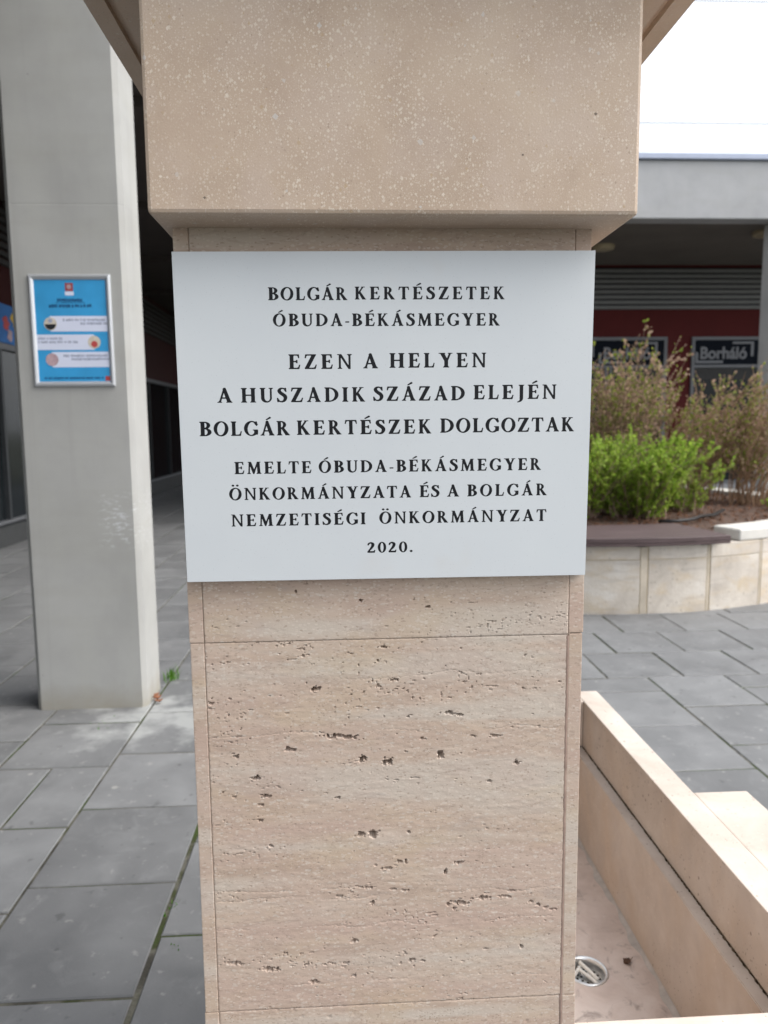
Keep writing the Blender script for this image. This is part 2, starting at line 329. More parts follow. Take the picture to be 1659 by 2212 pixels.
M['darkplinth'] = plain('dark_plinth', (.055,.058,.06), .7)
M['shadealu'] = plain('shaded_aluminium', (.05,.055,.06), .45, .3)  # left wing frames: arcade shade put into the aluminium colour
M['shadesoffit'] = plain('shaded_soffit', (.075,.065,.06), .9, var=.12, scale=1.2)  # soffit board colour darkened to stand for the shade in the arcade
M['shadered'] = plain('shaded_red_plaster', (.045,.009,.009), .8)  # same red plaster with the passage shade painted into its colour
M['shadeslat_blind'] = plain('shaded_louvre_blind', (.05,.05,.05), .7)  # left louvres with shade painted in; plain dark colour on the window blinds
M['brass'] = plain('brass', (.42, .30, .12), 0.35, 0.9)
M['pblue'] = plain('poster_blue', (.035, .30, .60), 0.35, var=0.12, scale=6)
M['pdark'] = plain('poster_ink', (.008, .075, .19), 0.4, var=0.1)
M['pwhite'] = plain('poster_lilac', (.62, .66, .80), 0.35, var=0.04)
M['pgrey'] = plain('poster_grey_text', (.30, .33, .43), 0.4, var=0.15, scale=60)
M['pred'] = plain('poster_crest', (.30, .055, .06), 0.4, var=0.3, scale=60)
M['ppink'] = plain('poster_pink', (.42, .30, .33), 0.4, var=0.25, scale=40)
M['pblack'] = plain('poster_black', (.012, .014, .02), 0.4)
M['pcream'] = plain('poster_cream', (.55, .50, .42), 0.4, var=0.2, scale=40)
M['yellow'] = plain('advert_yellow', (.60, .40, .04), 0.5)
M['advred'] = plain('advert_red', (.42, .06, .06), 0.5)
M['lamp'] = plain('lamp_diffuser', (.42, .36, .24), 0.4)
def leafmat(name, a, b):
    s = N(name); oi = s.n('ShaderNodeNewGeometry'); col = s.ramp(oi.outputs['Random Per Island'], [(0.0, a), (1.0, b)])
    s.b.inputs['Subsurface Weight'].default_value = 0.0
    tr = s.n('ShaderNodeBsdfTranslucent'); s.l(col, tr.inputs[0]); mx = s.n('ShaderNodeMixShader'); mx.inputs[0].default_value = 0.45
    s.fin(col, 0.55, None, 0.3); s.l(s.b.outputs[0], mx.inputs[1]); s.l(tr.outputs[0], mx.inputs[2]); s.l(mx.outputs[0], s.out.inputs[0]); return s.m
M['green'] = leafmat('leaf_bright_green', (.17, .30, .03), (.42, .56, .09))
M['ygreen'] = leafmat('leaf_yellow_green', (.17, .23, .03), (.34, .38, .08))
M['tanleaf'] = leafmat('leaf_tan', (.32, .20, .14), (.52, .38, .28))
M['grass'] = leafmat('grass_green', (.05, .16, .01), (.13, .30, .03))
def boardmat():
    s = N('bench_board'); v = s.coord((1, 14, 14)); f = s.noise(v, 3, 4); col = s.ramp(f, [(0.3, (.058, .038, .039)), (0.7, (.10, .070, .071))])
    return s.fin(col, 0.5, s.bump(f, 0.2, 0.002), 0.4)
M['board'] = boardmat()
def plaquemat():
    s = N('plaque_stone'); v = s.coord(); f = s.noise(v, 6, 4)
    col = s.ramp(f, [(0.3, (.545, .575, .60)), (0.7, (.57, .60, .62))])
    d, c = s.vor(v, 420); sp = s.math('MULTIPLY', s.math('GREATER_THAN', sep_r(s, c), 0.93), s.math('LESS_THAN', d, 0.25)); col = s.mix(s.math('MULTIPLY', sp, 0.30), col, (.33, .35, .37))
    f2 = s.noise(s.coord((1,1,1),(3,1,4)), 9, 3); col = s.mix(s.ramp(f2, [(0.66, 0.0), (0.76, 0.22)]), col, (.55, .525, .50))
    return s.fin(col, 0.42, s.bump(s.noise(v, 600, 2), 0.12, 0.0004), 0.35)
M['plaque'] = plaquemat()
M['ink'] = plain('letter_black', (.005, .0055, .008), 0.5, 0.0, 0.25, var=0.2, scale=200)

# ------------------------------------------------------------------ ground: base sheet and paving slabs
me = [(-300,-300,-0.007),(300,-300,-0.007),(300,300,-0.007),(-300,300,-0.007)]
ground = mobj('pavement', me, [(0,1,2,3)], M['joint']); tag(ground, 'grey stone slab pavement of the courtyard with mossy joints', 'pavement', kind='structure'); ground['_w'] = [0.0,0.0,0.0]
del ground['category']
slabs = []
JX = [-4.62, -4.28,-3.755,-3.23,-2.705,-2.18,-1.655,-1.13,-.61,-.105,.385,.88,1.375,1.872,2.36,2.855,3.35,3.85,4.35]
OFF = {-1.655: (3.40,.533), -1.13: (3.53,.53), -.61: (2.19,.53), 1.375: (4.165,.505), 1.872: (3.91,.505), 2.36: (4.19,.5)}
for i, (a, b) in enumerate(zip(JX, JX[1:])):
    off, p = OFF.get(a, (3.40 + .26 * (i % 2) + .03 * (i % 3), .515))
    top = 22.0 if a < -.2 else 4.405
    y = off - p * 12
    while y < top:
        y0, y1 = y, min(y + p, top); y += p
        if y1 < -2.0 or y1 - y0 < .06: continue
        if a == -1.655 and abs(y0 - 2.867) < .05: slabs += [(a, -1.40, y0, y1), (-1.40, b, y0, y1)]
        else: slabs.append((a, b, y0, y1))
y = 4.405; r = 0
while y < 15.0:
    p = .50; x = -.105; first = True; o0 = (1.62, 1.862, 2.105, 1.74)[r % 4]
    xs = [o0 + .488 * k for k in range(-4, 22)]; xs = [-.105] + [q for q in xs if q > .05]
    for a, b in zip(xs, xs[1:]): slabs.append((a, b, y, y + p))
    y += p; r += 1
def in_planter(s): 
    return all((x-2.45)**2 + (yy-8.9)**2 < 2.85**2 for x in s[:2] for yy in s[2:])
slabs = [s for s in slabs if not in_planter(s)]
def seen(s):
    x, yv = (s[0]+s[1])/2, (s[2]+s[3])/2
    if yv < 1.2: return 50 + abs(yv)
    sx = .051 + .0; t = x / yv
    return math.hypot(x, yv) + (30 if (t > .66 or t < -.60) else 0) + (6 if -.2 < t < .32 else 0)
slabs.sort(key=seen)
def slab_geo(s, rg):
    g = .0045 + rg.random() * .0015; a, b, c, d = s[0]+g+(.004 if abs(s[0]+.61) < .01 else 0), s[1]-g-(.003 if abs(s[1]+.61) < .01 else 0), s[2]+g, s[3]-g; z = -.001 - rg.random() * .003; tx = rg.uniform(-.0012,.0012); ty = rg.uniform(-.0012,.0012); e = .004
    def q(x, y, zz): return (x + rg.uniform(-.0012,.0012), y + rg.uniform(-.0012,.0012), zz + z + (tx if x > (a+b)/2 else -tx) + (ty if y > (c+d)/2 else -ty))
    V = []
    for (A,B,Cc,D,zz) in ((a,b,c,d,-.035),(a,b,c,d,-.004),(a+e,b-e,c+e,d-e,0.0)):
        V += [q(A,Cc,zz), q(B,Cc,zz), q(B,D,zz), q(A,D,zz)]
    F = [(8,9,10,11)]
    for k in (0, 4):
        for j in range(4): F.append((k+j, k+(j+1)%4, k+4+(j+1)%4, k+4+j))
    return V, F
rg = random.Random(3)
for s in slabs[:296]:
    V, F = slab_geo(s, rg); mobj('paving_slab', V, F, M['pave'], ground)
VV, FF = [], []
for s in slabs[296:]:
    V, F = slab_geo(s, rg); k = len(VV); VV += V; FF += [tuple(i + k for i in f) for f in F]
tag(mobj('far_paving_slabs', VV, FF, M['pave'], ground), kind='stuff')

# ------------------------------------------------------------------ pedestal
SX0, SX1, SY0, SY1 = -.2365, .3605, 1.09, 1.685
PED = thing('stone_pedestal', (.062, 1.39, 0), 'pinkish travertine pedestal with an overhanging limestone head block, carrying the inscribed plaque', 'pedestal')
JL, JR = -.2145, .3370              # front joints between the slab and the edge of the side slabs
# noise fields
def field(nx, nz, w, h, sx, sz, seed):
    rs = np.random.RandomState(seed); gx, gz = int(w/sx)+4, int(h/sz)+4
    g = rs.rand(gz, gx); u = np.linspace(0, w/sx, nx) + .5; v = np.linspace(0, h/sz, nz) + .5
    iu, iv = u.astype(int), v.astype(int); fu, fv = u-iu, v-iv; fu = fu*fu*(3-2*fu); fv = fv*fv*(3-2*fv)
    a = g[np.ix_(iv, iu)]; b = g[np.ix_(iv, iu+1)]; c = g[np.ix_(iv+1, iu)]; d = g[np.ix_(iv+1, iu+1)]
    return (a*(1-fu)+b*fu)*(1-fv)[:,None] + (c*(1-fu)+d*fu)*fv[:,None]
def smooth(a, lo, hi):
    t = np.clip((a-lo)/(hi-lo), 0, 1); return t*t*(3-2*t)
PITS = [(-0.014,1.108,.0246,.0034),(-0.093,1.09,.0076,.0034),(.019,1.072,.0053,.0042),(.058,1.065,.0085,.0053),(.259,1.057,.0057,.0034),(.14,1.074,.0047,.0047),(-.175,1.082,.0057,.0028),(-.143,1.046,.0076,.0038),(.068,1.195,.0053,.0015),(.152,1.14,.0095,.0023),(.168,1.136,.0057,.0015),(.217,1.028,.0026,.0015),(-.02,1.009,.0034,.0015),(.192,1.102,.0057,.0015),(.224,1.101,.0095,.0015),(-.05,1.184,.0057,.0038),(.112,1.101,.0038,.0011),(.054,1.247,.0066,.0015),(.123,1.307,.0057,.0023),(.091,1.136,.0034,.0026),(.02,1.32,.0026,.0015),(-.077,1.336,.0011,.003),
 (.015,.948,.0066,.0042),(.035,.947,.0076,.0057),(.09,.949,.0026,.0023),(.055,.889,.0085,.0023),(.074,.9,.0042,.0019),(.085,.899,.0015,.0026),(.171,.894,.0066,.0023),(.148,.88,.0019,.0034),(.022,.859,.0114,.0015),(.066,.854,.0057,.0009),(.083,.851,.0047,.0011),(-.019,.846,.0085,.0015),(.171,.826,.0132,.0034),(.162,.816,.0023,.0026),(.21,.833,.0104,.0026),(.245,.833,.0114,.0015),(.255,.843,.0066,.0015),(.284,.823,.003,.0015),(.297,.817,.003,.0019),(.31,.812,.0038,.0015),(.322,.808,.0057,.0011),(.002,.768,.0042,.0038),(-.108,.753,.003,.0038),(-.132,.728,.0132,.003),(-.185,.74,.0132,.0023),(-.074,.732,.003,.0015),(-.041,.732,.0057,.0011),(-.012,.732,.0066,.0015),(-.062,.702,.0072,.0023),(.094,.731,.0047,.0026),(.111,.729,.0038,.0011),(.082,.742,.0023,.0011),(.212,.745,.0047,.0011),(.271,.746,.0038,.0019),(0,.709,.0047,.0023),(-.139,1.002,.0038,.0011),(-.13,1.016,.0076,.0023),(-.125,.934,.0047,.0015),(-.139,.977,.0047,.0023),(.032,.833,.0023,.0026),(.189,.832,.003,.0019),(.152,.824,.0023,.0019)]
def relief_slab(name, x0, x1, z0, z1, yf, yb, mat, parent, seed, res=.001, strength=1.0):
    """A sawn travertine slab whose front face carries real pits."""
    w, h = x1-x0, z1-z0; nx, nz = max(3, int(w/res)+1), max(3, int(h/res)+1)
    X = np.linspace(x0, x1, nx); Z = np.linspace(z0, z1, nz); XX, ZZ = np.meshgrid(X, Z)
    n1 = field(nx,nz,w,h,.0075,.0030,seed)*.6 + field(nx,nz,w,h,.0034,.0018,seed+1)*.4
    n1b = field(nx,nz,w,h,.014,.0042,seed+8)*.6 + field(nx,nz,w,h,.004,.0022,seed+9)*.4
    cl = field(nx,nz,w,h,.060,.016,seed+2)*.6 + field(nx,nz,w,h,.2,.035,seed+3)*.4
    dep = smooth(n1 + .30*(cl-.5), .875, .93) * .0040 * strength
    dep = np.maximum(dep, smooth(n1b + .24*(cl-.5), .895, .94) * .0060 * strength)
    n2 = field(nx,nz,w,h,.0030,.0020,seed+4); dep = np.maximum(dep, smooth(n2 + .30*(cl-.5), 1.0, 1.035) * .0045 * strength)
    wob = field(nx,nz,w,h,.0032,.0022,seed+5); wob2 = field(nx,nz,w,h,.0016,.0012,seed+6)
    for (px, pz, a, b) in PITS:
        if px < x0-.02 or px > x1+.02 or pz < z0-.02 or pz > z1+.02: continue
        m = (np.abs(XX-px) < a*2+.006) & (np.abs(ZZ-pz) < b*2+.006)
        if not m.any(): continue
        a2, b2 = a*.92+.0004, b*.92+.0005; tilt = -.10 if a > .009 else 0
        dx = (XX[m]-px)/a2; dz = (ZZ[m]-pz-tilt*(XX[m]-px))/b2
        q = 1 - np.sqrt(dx*dx+dz*dz) + (wob[m]-.5)*1.6 + (wob2[m]-.5)*.6
        dep[m] = np.maximum(dep[m], smooth(q, 0.0, .22) * (.0070 + min(.012, b*3.0)))
    # wavy sedimentary lips
    for zz0, amp in ((1.203,.0005),(1.115,.0006),(.862,.0006),(.846,.0007),(.795,.0006),(.70,.0006)):
        if z0 < zz0 < z1:
            ln = zz0 + (field(nx,nz,w,h,.05,1.0,seed+int(zz0*1000))-.5)*.012 + (wob-.5)*.004
            dep += amp * smooth(-np.abs(ZZ-ln), -.0018, 0) * smooth(cl, .35, .6)
    dep += (field(nx,nz,w,h,.012,.005,seed+7)-.5)*.00045*strength
    # worn arrises
    ed = np.minimum(np.minimum(XX-x0, x1-XX), np.minimum(ZZ-z0, z1-ZZ))
    dep += smooth(-ed, -.0018, 0) * (.0003 + .0014*smooth(wob, .60, .9))
    n = nx*nz
    V = np.empty((n+nx*0, 3)); V[:,0] = XX.ravel(); V[:,1] = (yf+dep).ravel(); V[:,2] = ZZ.ravel()
    idx = np.arange(n).reshape(nz, nx); q = np.stack([idx[:-1,:-1], idx[:-1,1:], idx[1:,1:], idx[1:,:-1]], -1).reshape(-1,4)
    bx = np.array([(x0,yb,z0),(x1,yb,z0),(x1,yb,z1),(x0,yb,z1)]); V = np.vstack([V, bx])
    me = bpy.data.meshes.new(name); nv = len(V); nf = len(q)
    ring_b = list(idx[0,:]); ring_r = list(idx[:,-1]); ring_t = list(idx[-1,::-1]); ring_l = list(idx[::-1,0])
    loops = list(q.ravel()); starts = list(range(0, nf*4, 4)); tot = [4]*nf
    for ring, (p, qd) in ((ring_b,(n,n+1)),(ring_r,(n+1,n+2)),(ring_t,(n+2,n+3)),(ring_l,(n+3,n))):
        f = [p, qd] + [int(i) for i in ring[::-1]]; starts.append(len(loops)); tot.append(len(f)); loops += f
    me.vertices.add(nv); me.vertices.foreach_set('co', V.ravel().astype(np.float32))
    me.loops.add(len(loops)); me.loops.foreach_set('vertex_index', np.array(loops, np.int32))
    me.polygons.add(len(starts)); me.polygons.foreach_set('loop_start', np.array(starts, np.int32))
    sm = np.ones(len(starts), bool); sm[nf:] = False
    me.update(calc_edges=True); me.polygons.foreach_set('use_smooth', sm); me.validate(); me.materials.append(mat)
    o = bpy.data.objects.new(name, me); COL.objects.link(o); child(o, parent); return o
J1, J2 = 1.2600, .6575
G = .0005
relief_slab('front_slab', JL+G, JR-.0013, J2+G, J1-G, SY0, SY0+.03, M['trav'], PED, 11)
relief_slab('front_slab', JL+G, JR-G*.7, J1+G, 1.362, SY0-.0006, SY0+.03, M['trav'], PED, 41, strength=.55)
box('front_slab', JL+G, JR-G, SY0-.0004, SY0+.03, 1.363, 1.862, M['trav'], PED, .001)
relief_slab('front_slab', JL+G, JR-.0013, .02, J2-G, SY0+.0005, SY0+.03, M['trav'], PED, 71, res=.0025, strength=.6)
for nm, a, b, zz0, zz1, dx, sd in (('side_slab', SX0, JL-G, J1+G, 1.862, .0, 5), ('side_slab', SX0+.0010, JL-G, J2+G, J1-G, .0, 6), ('side_slab', SX0-.0002, JL-G, -.02, J2-G, .0, 7),
                               ('side_slab', JR+G, SX1, J1+G+.0015, 1.862, .0, 8), ('side_slab', JR+.0013, SX1-.0012, J2+G, J1-G+.001, .0, 9), ('side_slab', JR+.0013, SX1-.0004, -.02, J2-G, .0, 10)):
    box(nm, a, b, SY0-.0003, SY1, zz0, zz1, M['trav_side'], PED, .0014, 2)
box('core', JL+.002, JR-.002, SY0+.0312, SY1-.0305, -.02, 1.861, M['mortar'], PED)
for xj in (JL, JR): box('joint_mortar', xj-.0030, xj+.0030, SY0+.0014, SY0+.029, .0, 1.860, M['mortar'], PED)
for zj in (J1, J2): box('joint_mortar', SX0+.004, SX1-.004, SY0+.0015, SY0+.028, zj-.0012, zj+.0014, M['mortar'], PED)
box('back_slab', JL+G, JR-G, SY1-.03, SY1, .0, 1.862, M['trav_side'], PED, .001)
# brown resin bleeding out of the right hand joint
bm = bmesh.new(); rr = random.Random(5); prev = None; z = .55; zs_ = []
while z < 1.259: zs_.append(z); z += .003
wl = [.0022 + .0022*abs(math.sin(z*37)+.6*math.sin(z*91+1)+.7*math.sin(z*211)) * (.55+.45*math.sin(z*13+2)) for z in zs_]
for z, w_ in zip(zs_, wl):
    w2 = .0020 + .0018*abs(math.sin(z*53+2)+.5*math.sin(z*133)); c = JR
    ring = [bm.verts.new((c-.0012-w2*.55, SY0+.0004, z)), bm.verts.new((c-.0010, SY0-.0004, z)), bm.verts.new((c+.0008, SY0-.0005, z)), bm.verts.new((c+.0012+w_*.5, SY0+.0003, z))]
    if prev:
        for k in range(3): bm.faces.new((prev[k], prev[k+1], ring[k+1], ring[k]))
    prev = ring
bmobj('joint_filler', bm, M['resin'], PED, True)
# limestone head block
BX0, BX1, BY0, BY1, BZ0, BZ1 = -.2525, .4005, 1.018, 1.757, 1.8585, 2.255
bm = bmesh.new(); bm_box(bm, BX0, BX1, BY0, BY1, BZ0, BZ1)
bmesh.ops.bevel(bm, geom=bm.edges[:], offset=.0055, segments=2, affect='EDGES', profile=.5)
head = bmobj('head_block', bm, M['lime'], PED)
# cap slab with a drip groove under its edge
cx0, cx1, cy0, cy1, cz = -.4000, .5699, .930, 1.885, 2.25
bm = bmesh.new(); bm_box(bm, cx0, cx1, cy0, cy1, cz+.011, cz+.075)
g0, g1 = .0330, .0485
for a, b, c, d in ((cx0+.0002,cx0+g0,cy0+.0002,cy1-.0002),(cx1-g0,cx1-.0002,cy0+.0002,cy1-.0002),(cx0+g0,cx1-g0,cy0+.0002,cy0+g0),(cx0+g0,cx1-g0,cy1-g0,cy1-.0002),(cx0+g1,cx1-g1,cy0+g1,cy1-g1)):
    bm_box(bm, a, b, c, d, cz, cz+.013)
cap = bmobj('cap_slab', bm, M['lime_cap'], PED)
bm = bmesh.new(); b0 = [bm.verts.new(p) for p in ((cx0+.02,cy0+.02,cz+.075),(cx1-.02,cy0+.02,cz+.075),(cx1-.02,cy1-.02,cz+.075),(cx0+.02,cy1-.02,cz+.075))]
ap = bm.verts.new(((cx0+cx1)/2,(cy0+cy1)/2,cz+.20)); bm.faces.new(b0[::-1])
for k in range(4): bm.faces.new((b0[k], b0[(k+1)%4], ap))
child(bmobj('cap_top', bm, M['lime_cap']), PED)

# ------------------------------------------------------------------ serif capitals: drawn, rasterised, traced
RES = 110.0
class Glyph:
    def __init__(s):
        s.x0, s.y0, s.x1, s.y1 = -.3, -.35, 1.25, 1.5
        nx, ny = int((s.x1-s.x0)*RES), int((s.y1-s.y0)*RES)
        s.X, s.Y = np.meshgrid(s.x0 + np.arange(nx)/RES, s.y0 + np.arange(ny)/RES); s.m = np.zeros((ny, nx), bool)
    def poly(s, pts, add=True):
        ins = np.zeros_like(s.m); n = len(pts)
        for i in range(n):
            (xa, ya), (xb, yb) = pts[i], pts[(i+1)%n]
            if ya == yb: continue
            c = ((ya > s.Y) != (yb > s.Y)) & (s.X < (xb-xa)*(s.Y-ya)/(yb-ya)+xa); ins ^= c
        s.m = (s.m | ins) if add else (s.m & ~ins); return s
    def ell(s, cx, cy, rx, ry, rot=0.0):
        c, n = math.cos(rot), math.sin(rot); dx, dy = s.X-cx, s.Y-cy; return ((dx*c+dy*n)/rx)**2 + ((dy*c-dx*n)/ry)**2 <= 1
    def add(s, k): s.m |= k; return s
    def cut(s, k): s.m &= ~k; return s
    def rect(s, a, b, c, d): return s.poly([(a,c),(b,c),(b,d),(a,d)])
    def foot(s, xa, xb, y, up=1, l=.075, r=.075):
        h, k = .05*up, .13*up
        return s.poly([(xa-l,y),(xb+r,y),(xb+r-.005,y+h*.9),(xb+.018,y+h+.02*up),(xb,y+k),(xa,y+k),(xa-.018,y+h+.02*up),(xa-l+.005,y+h*.9)])
    def stem(s, x, w=.185, b=True, t=True, y0=0.0, y1=1.0, l=.075, r=.075):
        s.rect(x-w/2, x+w/2, y0, y1)
        if b: s.foot(x-w/2, x+w/2, y0, 1, l, r)
        if t: s.foot(x-w/2, x+w/2, y1, -1, l, r)
        return s
    def bar(s, p, q, wa, wb=None):
        wb = wa if wb is None else wb; return s.poly([(p[0]-wa/2,p[1]),(p[0]+wa/2,p[1]),(q[0]+wb/2,q[1]),(q[0]-wb/2,q[1])])
    def path(s, pts, rad):
        P = []
        n = len(pts)
        for i in range(n-1):
            p0, p1, p2, p3 = pts[max(i-1,0)], pts[i], pts[i+1], pts[min(i+2,n-1)]; r1, r2 = rad[i], rad[i+1]
            for k in range(14):
                t = k/14; f = lambda a,b,c,d: .5*((2*b)+(-a+c)*t+(2*a-5*b+4*c-d)*t*t+(-a+3*b-3*c+d)*t**3)
                P.append((f(p0[0],p1[0],p2[0],p3[0]), f(p0[1],p1[1],p2[1],p3[1]), r1+(r2-r1)*t))
        for x, y, r in P: s.m |= (s.X-x)**2+(s.Y-y)**2 <= r*r
        return s
def arm_top(g, x0, x1, y=1.0):  g.rect(x0, x1-.03, y-.075, y); return g.poly([(x1-.11,y),(x1-.005,y),(x1+.012,y-.25),(x1-.025,y-.25),(x1-.055,y-.12),(x1-.14,y-.06)])
def arm_bot(g, x0, x1, ext=.29): g.rect(x0, x1-.06, 0, .08); return g.poly([(x1-.14,0),(x1-.035,0),(x1+.02,ext),(x1-.02,ext),(x1-.06,.14),(x1-.17,.07)])
def glyph_base(ch):
    g = Glyph()
    if ch == 'I': g.stem(.17)
    elif ch == 'H': g.stem(.17); g.stem(.70); g.rect(.17,.70,.465,.545)
    elif ch == 'E':
        g.stem(.17, r=.02); arm_top(g,.17,.57); arm_bot(g,.17,.61); g.rect(.17,.47,.475,.55); g.poly([(.44,.40),(.475,.40),(.475,.63),(.44,.63),(.40,.54),(.40,.485)])
    elif ch == 'L': g.stem(.17, r=.05); arm_bot(g,.17,.61,.32)
    elif ch == 'T':
        g.stem(.36, t=False); g.rect(.05,.67,.925,1.0); g.poly([(.59,1.0),(.695,1.0),(.725,.74),(.685,.74),(.65,.88),(.55,.94)]); g.poly([(.13,1.0),(.025,1.0),(-.005,.74),(.035,.74),(.07,.88),(.17,.94)])
    elif ch == 'Z':
        g.rect(.08,.66,.92,1.0); g.poly([(.17,1.0),(.065,1.0),(.03,.74),(.07,.74),(.11,.88),(.2,.94)]); g.poly([(.44,.95),(.67,1.0),(.67,.97),(.245,.06),(.02,0),(.02,.035)]); g.rect(.03,.62,0,.08); g.poly([(.50,0),(.64,0),(.705,.30),(.665,.30),(.62,.15),(.5,.07)])
    elif ch == 'N':
        g.rect(.10,.185,0,1.0); g.foot(.10,.185,0,1,.085,.085); g.poly([(-.005,1.0),(.22,1.0),(.755,.02),(.755,-.02),(.66,-.02),(.12,.94),(-.005,.955)]); g.rect(.665,.755,0,1.0); g.foot(.665,.755,1.0,-1,.085,.085)
    elif ch == 'M':
        g.poly([(.09,0),(.165,0),(.215,1.0),(.135,1.0)]); g.foot(.09,.165,0,1,.085,.085); g.poly([(.06,1.0),(.275,1.0),(.545,.20),(.47,-.01),(.43,-.01),(.135,.945),(.06,.955)])
        g.poly([(.445,.0),(.50,.0),(.80,1.0),(.73,1.0),(.44,.16)]); g.poly([(.71,1.0),(.885,1.0),(.935,0),(.745,0)]); g.foot(.745,.935,0,1,.075,.075); g.rect(.80,.955,.955,1.0)
    elif ch == 'A':
        g.poly([(.385,1.02),(.46,1.02),(.19,0),(.105,0)]); g.poly([(.335,.93),(.385,1.03),(.475,1.03),(.795,0),(.59,0)]); g.rect(.21,.60,.285,.36); g.foot(.11,.185,0,1,.095,.075); g.foot(.60,.78,0,1,.075,.07)
    elif ch == 'K':
        g.stem(.17); g.poly([(.24,.44),(.30,.44),(.64,.97),(.54,.97),(.24,.53)]); g.rect(.47,.74,.955,1.0); g.poly([(.265,.56),(.42,.60),(.80,.03),(.80,0),(.57,0)]); g.rect(.545,.83,0,.045)
    elif ch == 'Y':
        g.stem(.375, t=False, y1=.50); g.poly([(.03,1.0),(.245,1.0),(.47,.48),(.40,.38),(.29,.44)]); g.poly([(.555,1.0),(.645,1.0),(.46,.44),(.38,.46)]); g.rect(-.04,.31,.955,1.0); g.rect(.475,.725,.955,1.0)
    elif ch == 'U':
        g.rect(.075,.26,.30,1.0); g.foot(.075,.26,1.0,-1); g.rect(.625,.705,.30,1.0); g.foot(.625,.705,1.0,-1,.085,.085)
        g.add(g.ell(.39,.32,.315,.34) & (g.Y <= .33)); g.cut(g.ell(.445,.33,.182,.255) & (g.Y <= .34) ); g.cut((g.X>.262)&(g.X<.625)&(g.Y>.33)&(g.Y<1.1)&(g.Y<.93))
    elif ch in 'OG':
        g.add(g.ell(.44,.5,.415,.525)); g.cut(g.ell(.44,.5,.235,.452,-.10))
        if ch == 'G':
            g.cut((g.X > .48) & (g.Y > .40) & (g.Y < .74 + .10*(g.X-.6))); g.poly([(.70,.995),(.735,.995),(.75,.68),(.71,.68),(.66,.83),(.62,.92),(.66,.96)])
            g.rect(.60,.775,.07,.40); g.foot(.60,.775,.42,-1,.09,.07); g.cut(g.X > .79)
    elif ch == 'D':
        g.stem(.17, r=.02); k = (g.X > .17); g.add(g.ell(.25,.5,.555,.5) & k & (g.X > .2)); g.rect(.17,.27,0,.08); g.rect(.17,.27,.92,1.0); g.cut(g.ell(.265,.5,.35,.425) & (g.X > .2625))
    elif ch == 'B':
        g.stem(.17, r=.02); g.add((g.ell(.28,.745,.285,.255) | g.ell(.28,.275,.345,.275)) & (g.X > .2)); g.rect(.17,.3,0,.07); g.rect(.17,.3,.93,1.0); g.cut(g.ell(.285,.755,.115,.178) & (g.X > .2625)); g.cut(g.ell(.285,.275,.155,.205) & (g.X > .2625))
    elif ch == 'R':
        g.stem(.17); g.add(g.ell(.28,.735,.305,.265) & (g.X > .2)); g.rect(.17,.3,.93,1.0); g.cut(g.ell(.285,.74,.13,.190) & (g.X > .2625)); g.poly([(.28,.50),(.45,.52),(.80,.03),(.80,0),(.57,0)]); g.rect(.545,.82,0,.045)
    elif ch == 'S':
        g.path([(.49,.80),(.44,.915),(.31,.965),(.18,.90),(.155,.77),(.23,.645),(.35,.54),(.46,.42),(.485,.26),(.42,.10),(.28,.035),(.15,.08),(.085,.20)], [.03,.035,.045,.065,.085,.095,.10,.095,.085,.065,.045,.035,.03])
        g.poly([(.475,.99),(.52,.99),(.54,.72),(.50,.72),(.46,.86)]); g.poly([(.05,.01),(.10,.01),(.13,.10),(.075,.30),(.035,.30)])
    elif ch == 'J':
        g.rect(.08,.265,.02,1.0); g.foot(.08,.265,1.0,-1); g.path([(.175,.05),(.15,-.07),(.07,-.16),(-.07,-.215)], [.09,.075,.05,.025])
    elif ch == '2':
        g.path([(.09,.68),(.13,.80),(.26,.87),(.38,.79),(.39,.62),(.30,.42),(.18,.24),(.09,.10)], [.035,.05,.06,.085,.085,.07,.05,.04]); g.rect(.05,.49,0,.135); g.poly([(.40,0),(.50,0),(.545,.24),(.505,.24),(.45,.13)])
    elif ch == '0': g.add(g.ell(.28,.46,.255,.475)); g.cut(g.ell(.28,.46,.115,.41))
    elif ch == '.': g.add(g.ell(.10,.085,.095,.095))
    elif ch == '-': g.rect(.0,.30,.285,.375)
    return g
ACC = {'Á': 'A', 'É': 'E', 'Ó': 'O', 'Ö': 'O'}
def trace(g):
    m = g.m.astype(float)
    mm = g.m.copy()
    for dy, dx in ((0,1),(0,-1),(1,0),(-1,0),(0,2),(0,-2)):
        mm |= np.roll(np.roll(g.m, dx, 1), dy, 0)
    m = mm.astype(float)
    for _ in range(2):
        for ax in (0, 1):
            m = (np.roll(m,1,ax)+np.roll(m,-1,ax)+m*2)/4
    segs = {}; ny, nx = m.shape; T = .5
    yy, xx = np.where((m[:-1,:-1] > T).astype(int)+(m[1:,:-1] > T)+(m[:-1,1:] > T)+(m[1:,1:] > T) % 5 > 0)
    E = {}
    def pt(a, b):  # edge between grid nodes
        va, vb = m[a], m[b]; t = (T-va)/(vb-va); return (g.x0+(a[1]+(b[1]-a[1])*t)/RES, g.y0+(a[0]+(b[0]-a[0])*t)/RES)
    for y, x in zip(yy, xx):
        c = [(y,x),(y,x+1),(y+1,x+1),(y+1,x)]; s = [m[k] > T for k in c]
        if all(s) or not any(s): continue
        ins, outs = [], []
        for k in range(4):
            a, b = k, (k+1) % 4
            if s[a] and not s[b]: outs.append(tuple(sorted((c[a], c[b]))))
            if s[b] and not s[a]: ins.append(tuple(sorted((c[a], c[b]))))
        for o, i in zip(outs, ins): E[o] = i
    loops = []
    while E:
        st = next(iter(E)); cur = st; L = []
        while cur in E:
            L.append(pt(*cur)); cur = E.pop(cur)
        if len(L) > 8: loops.append(L)
    out = []
    for L in loops:
        keep = dp(L + [L[0]], .0042)[:-1]
        if len(keep) >= 4: out.append(keep)
    return out
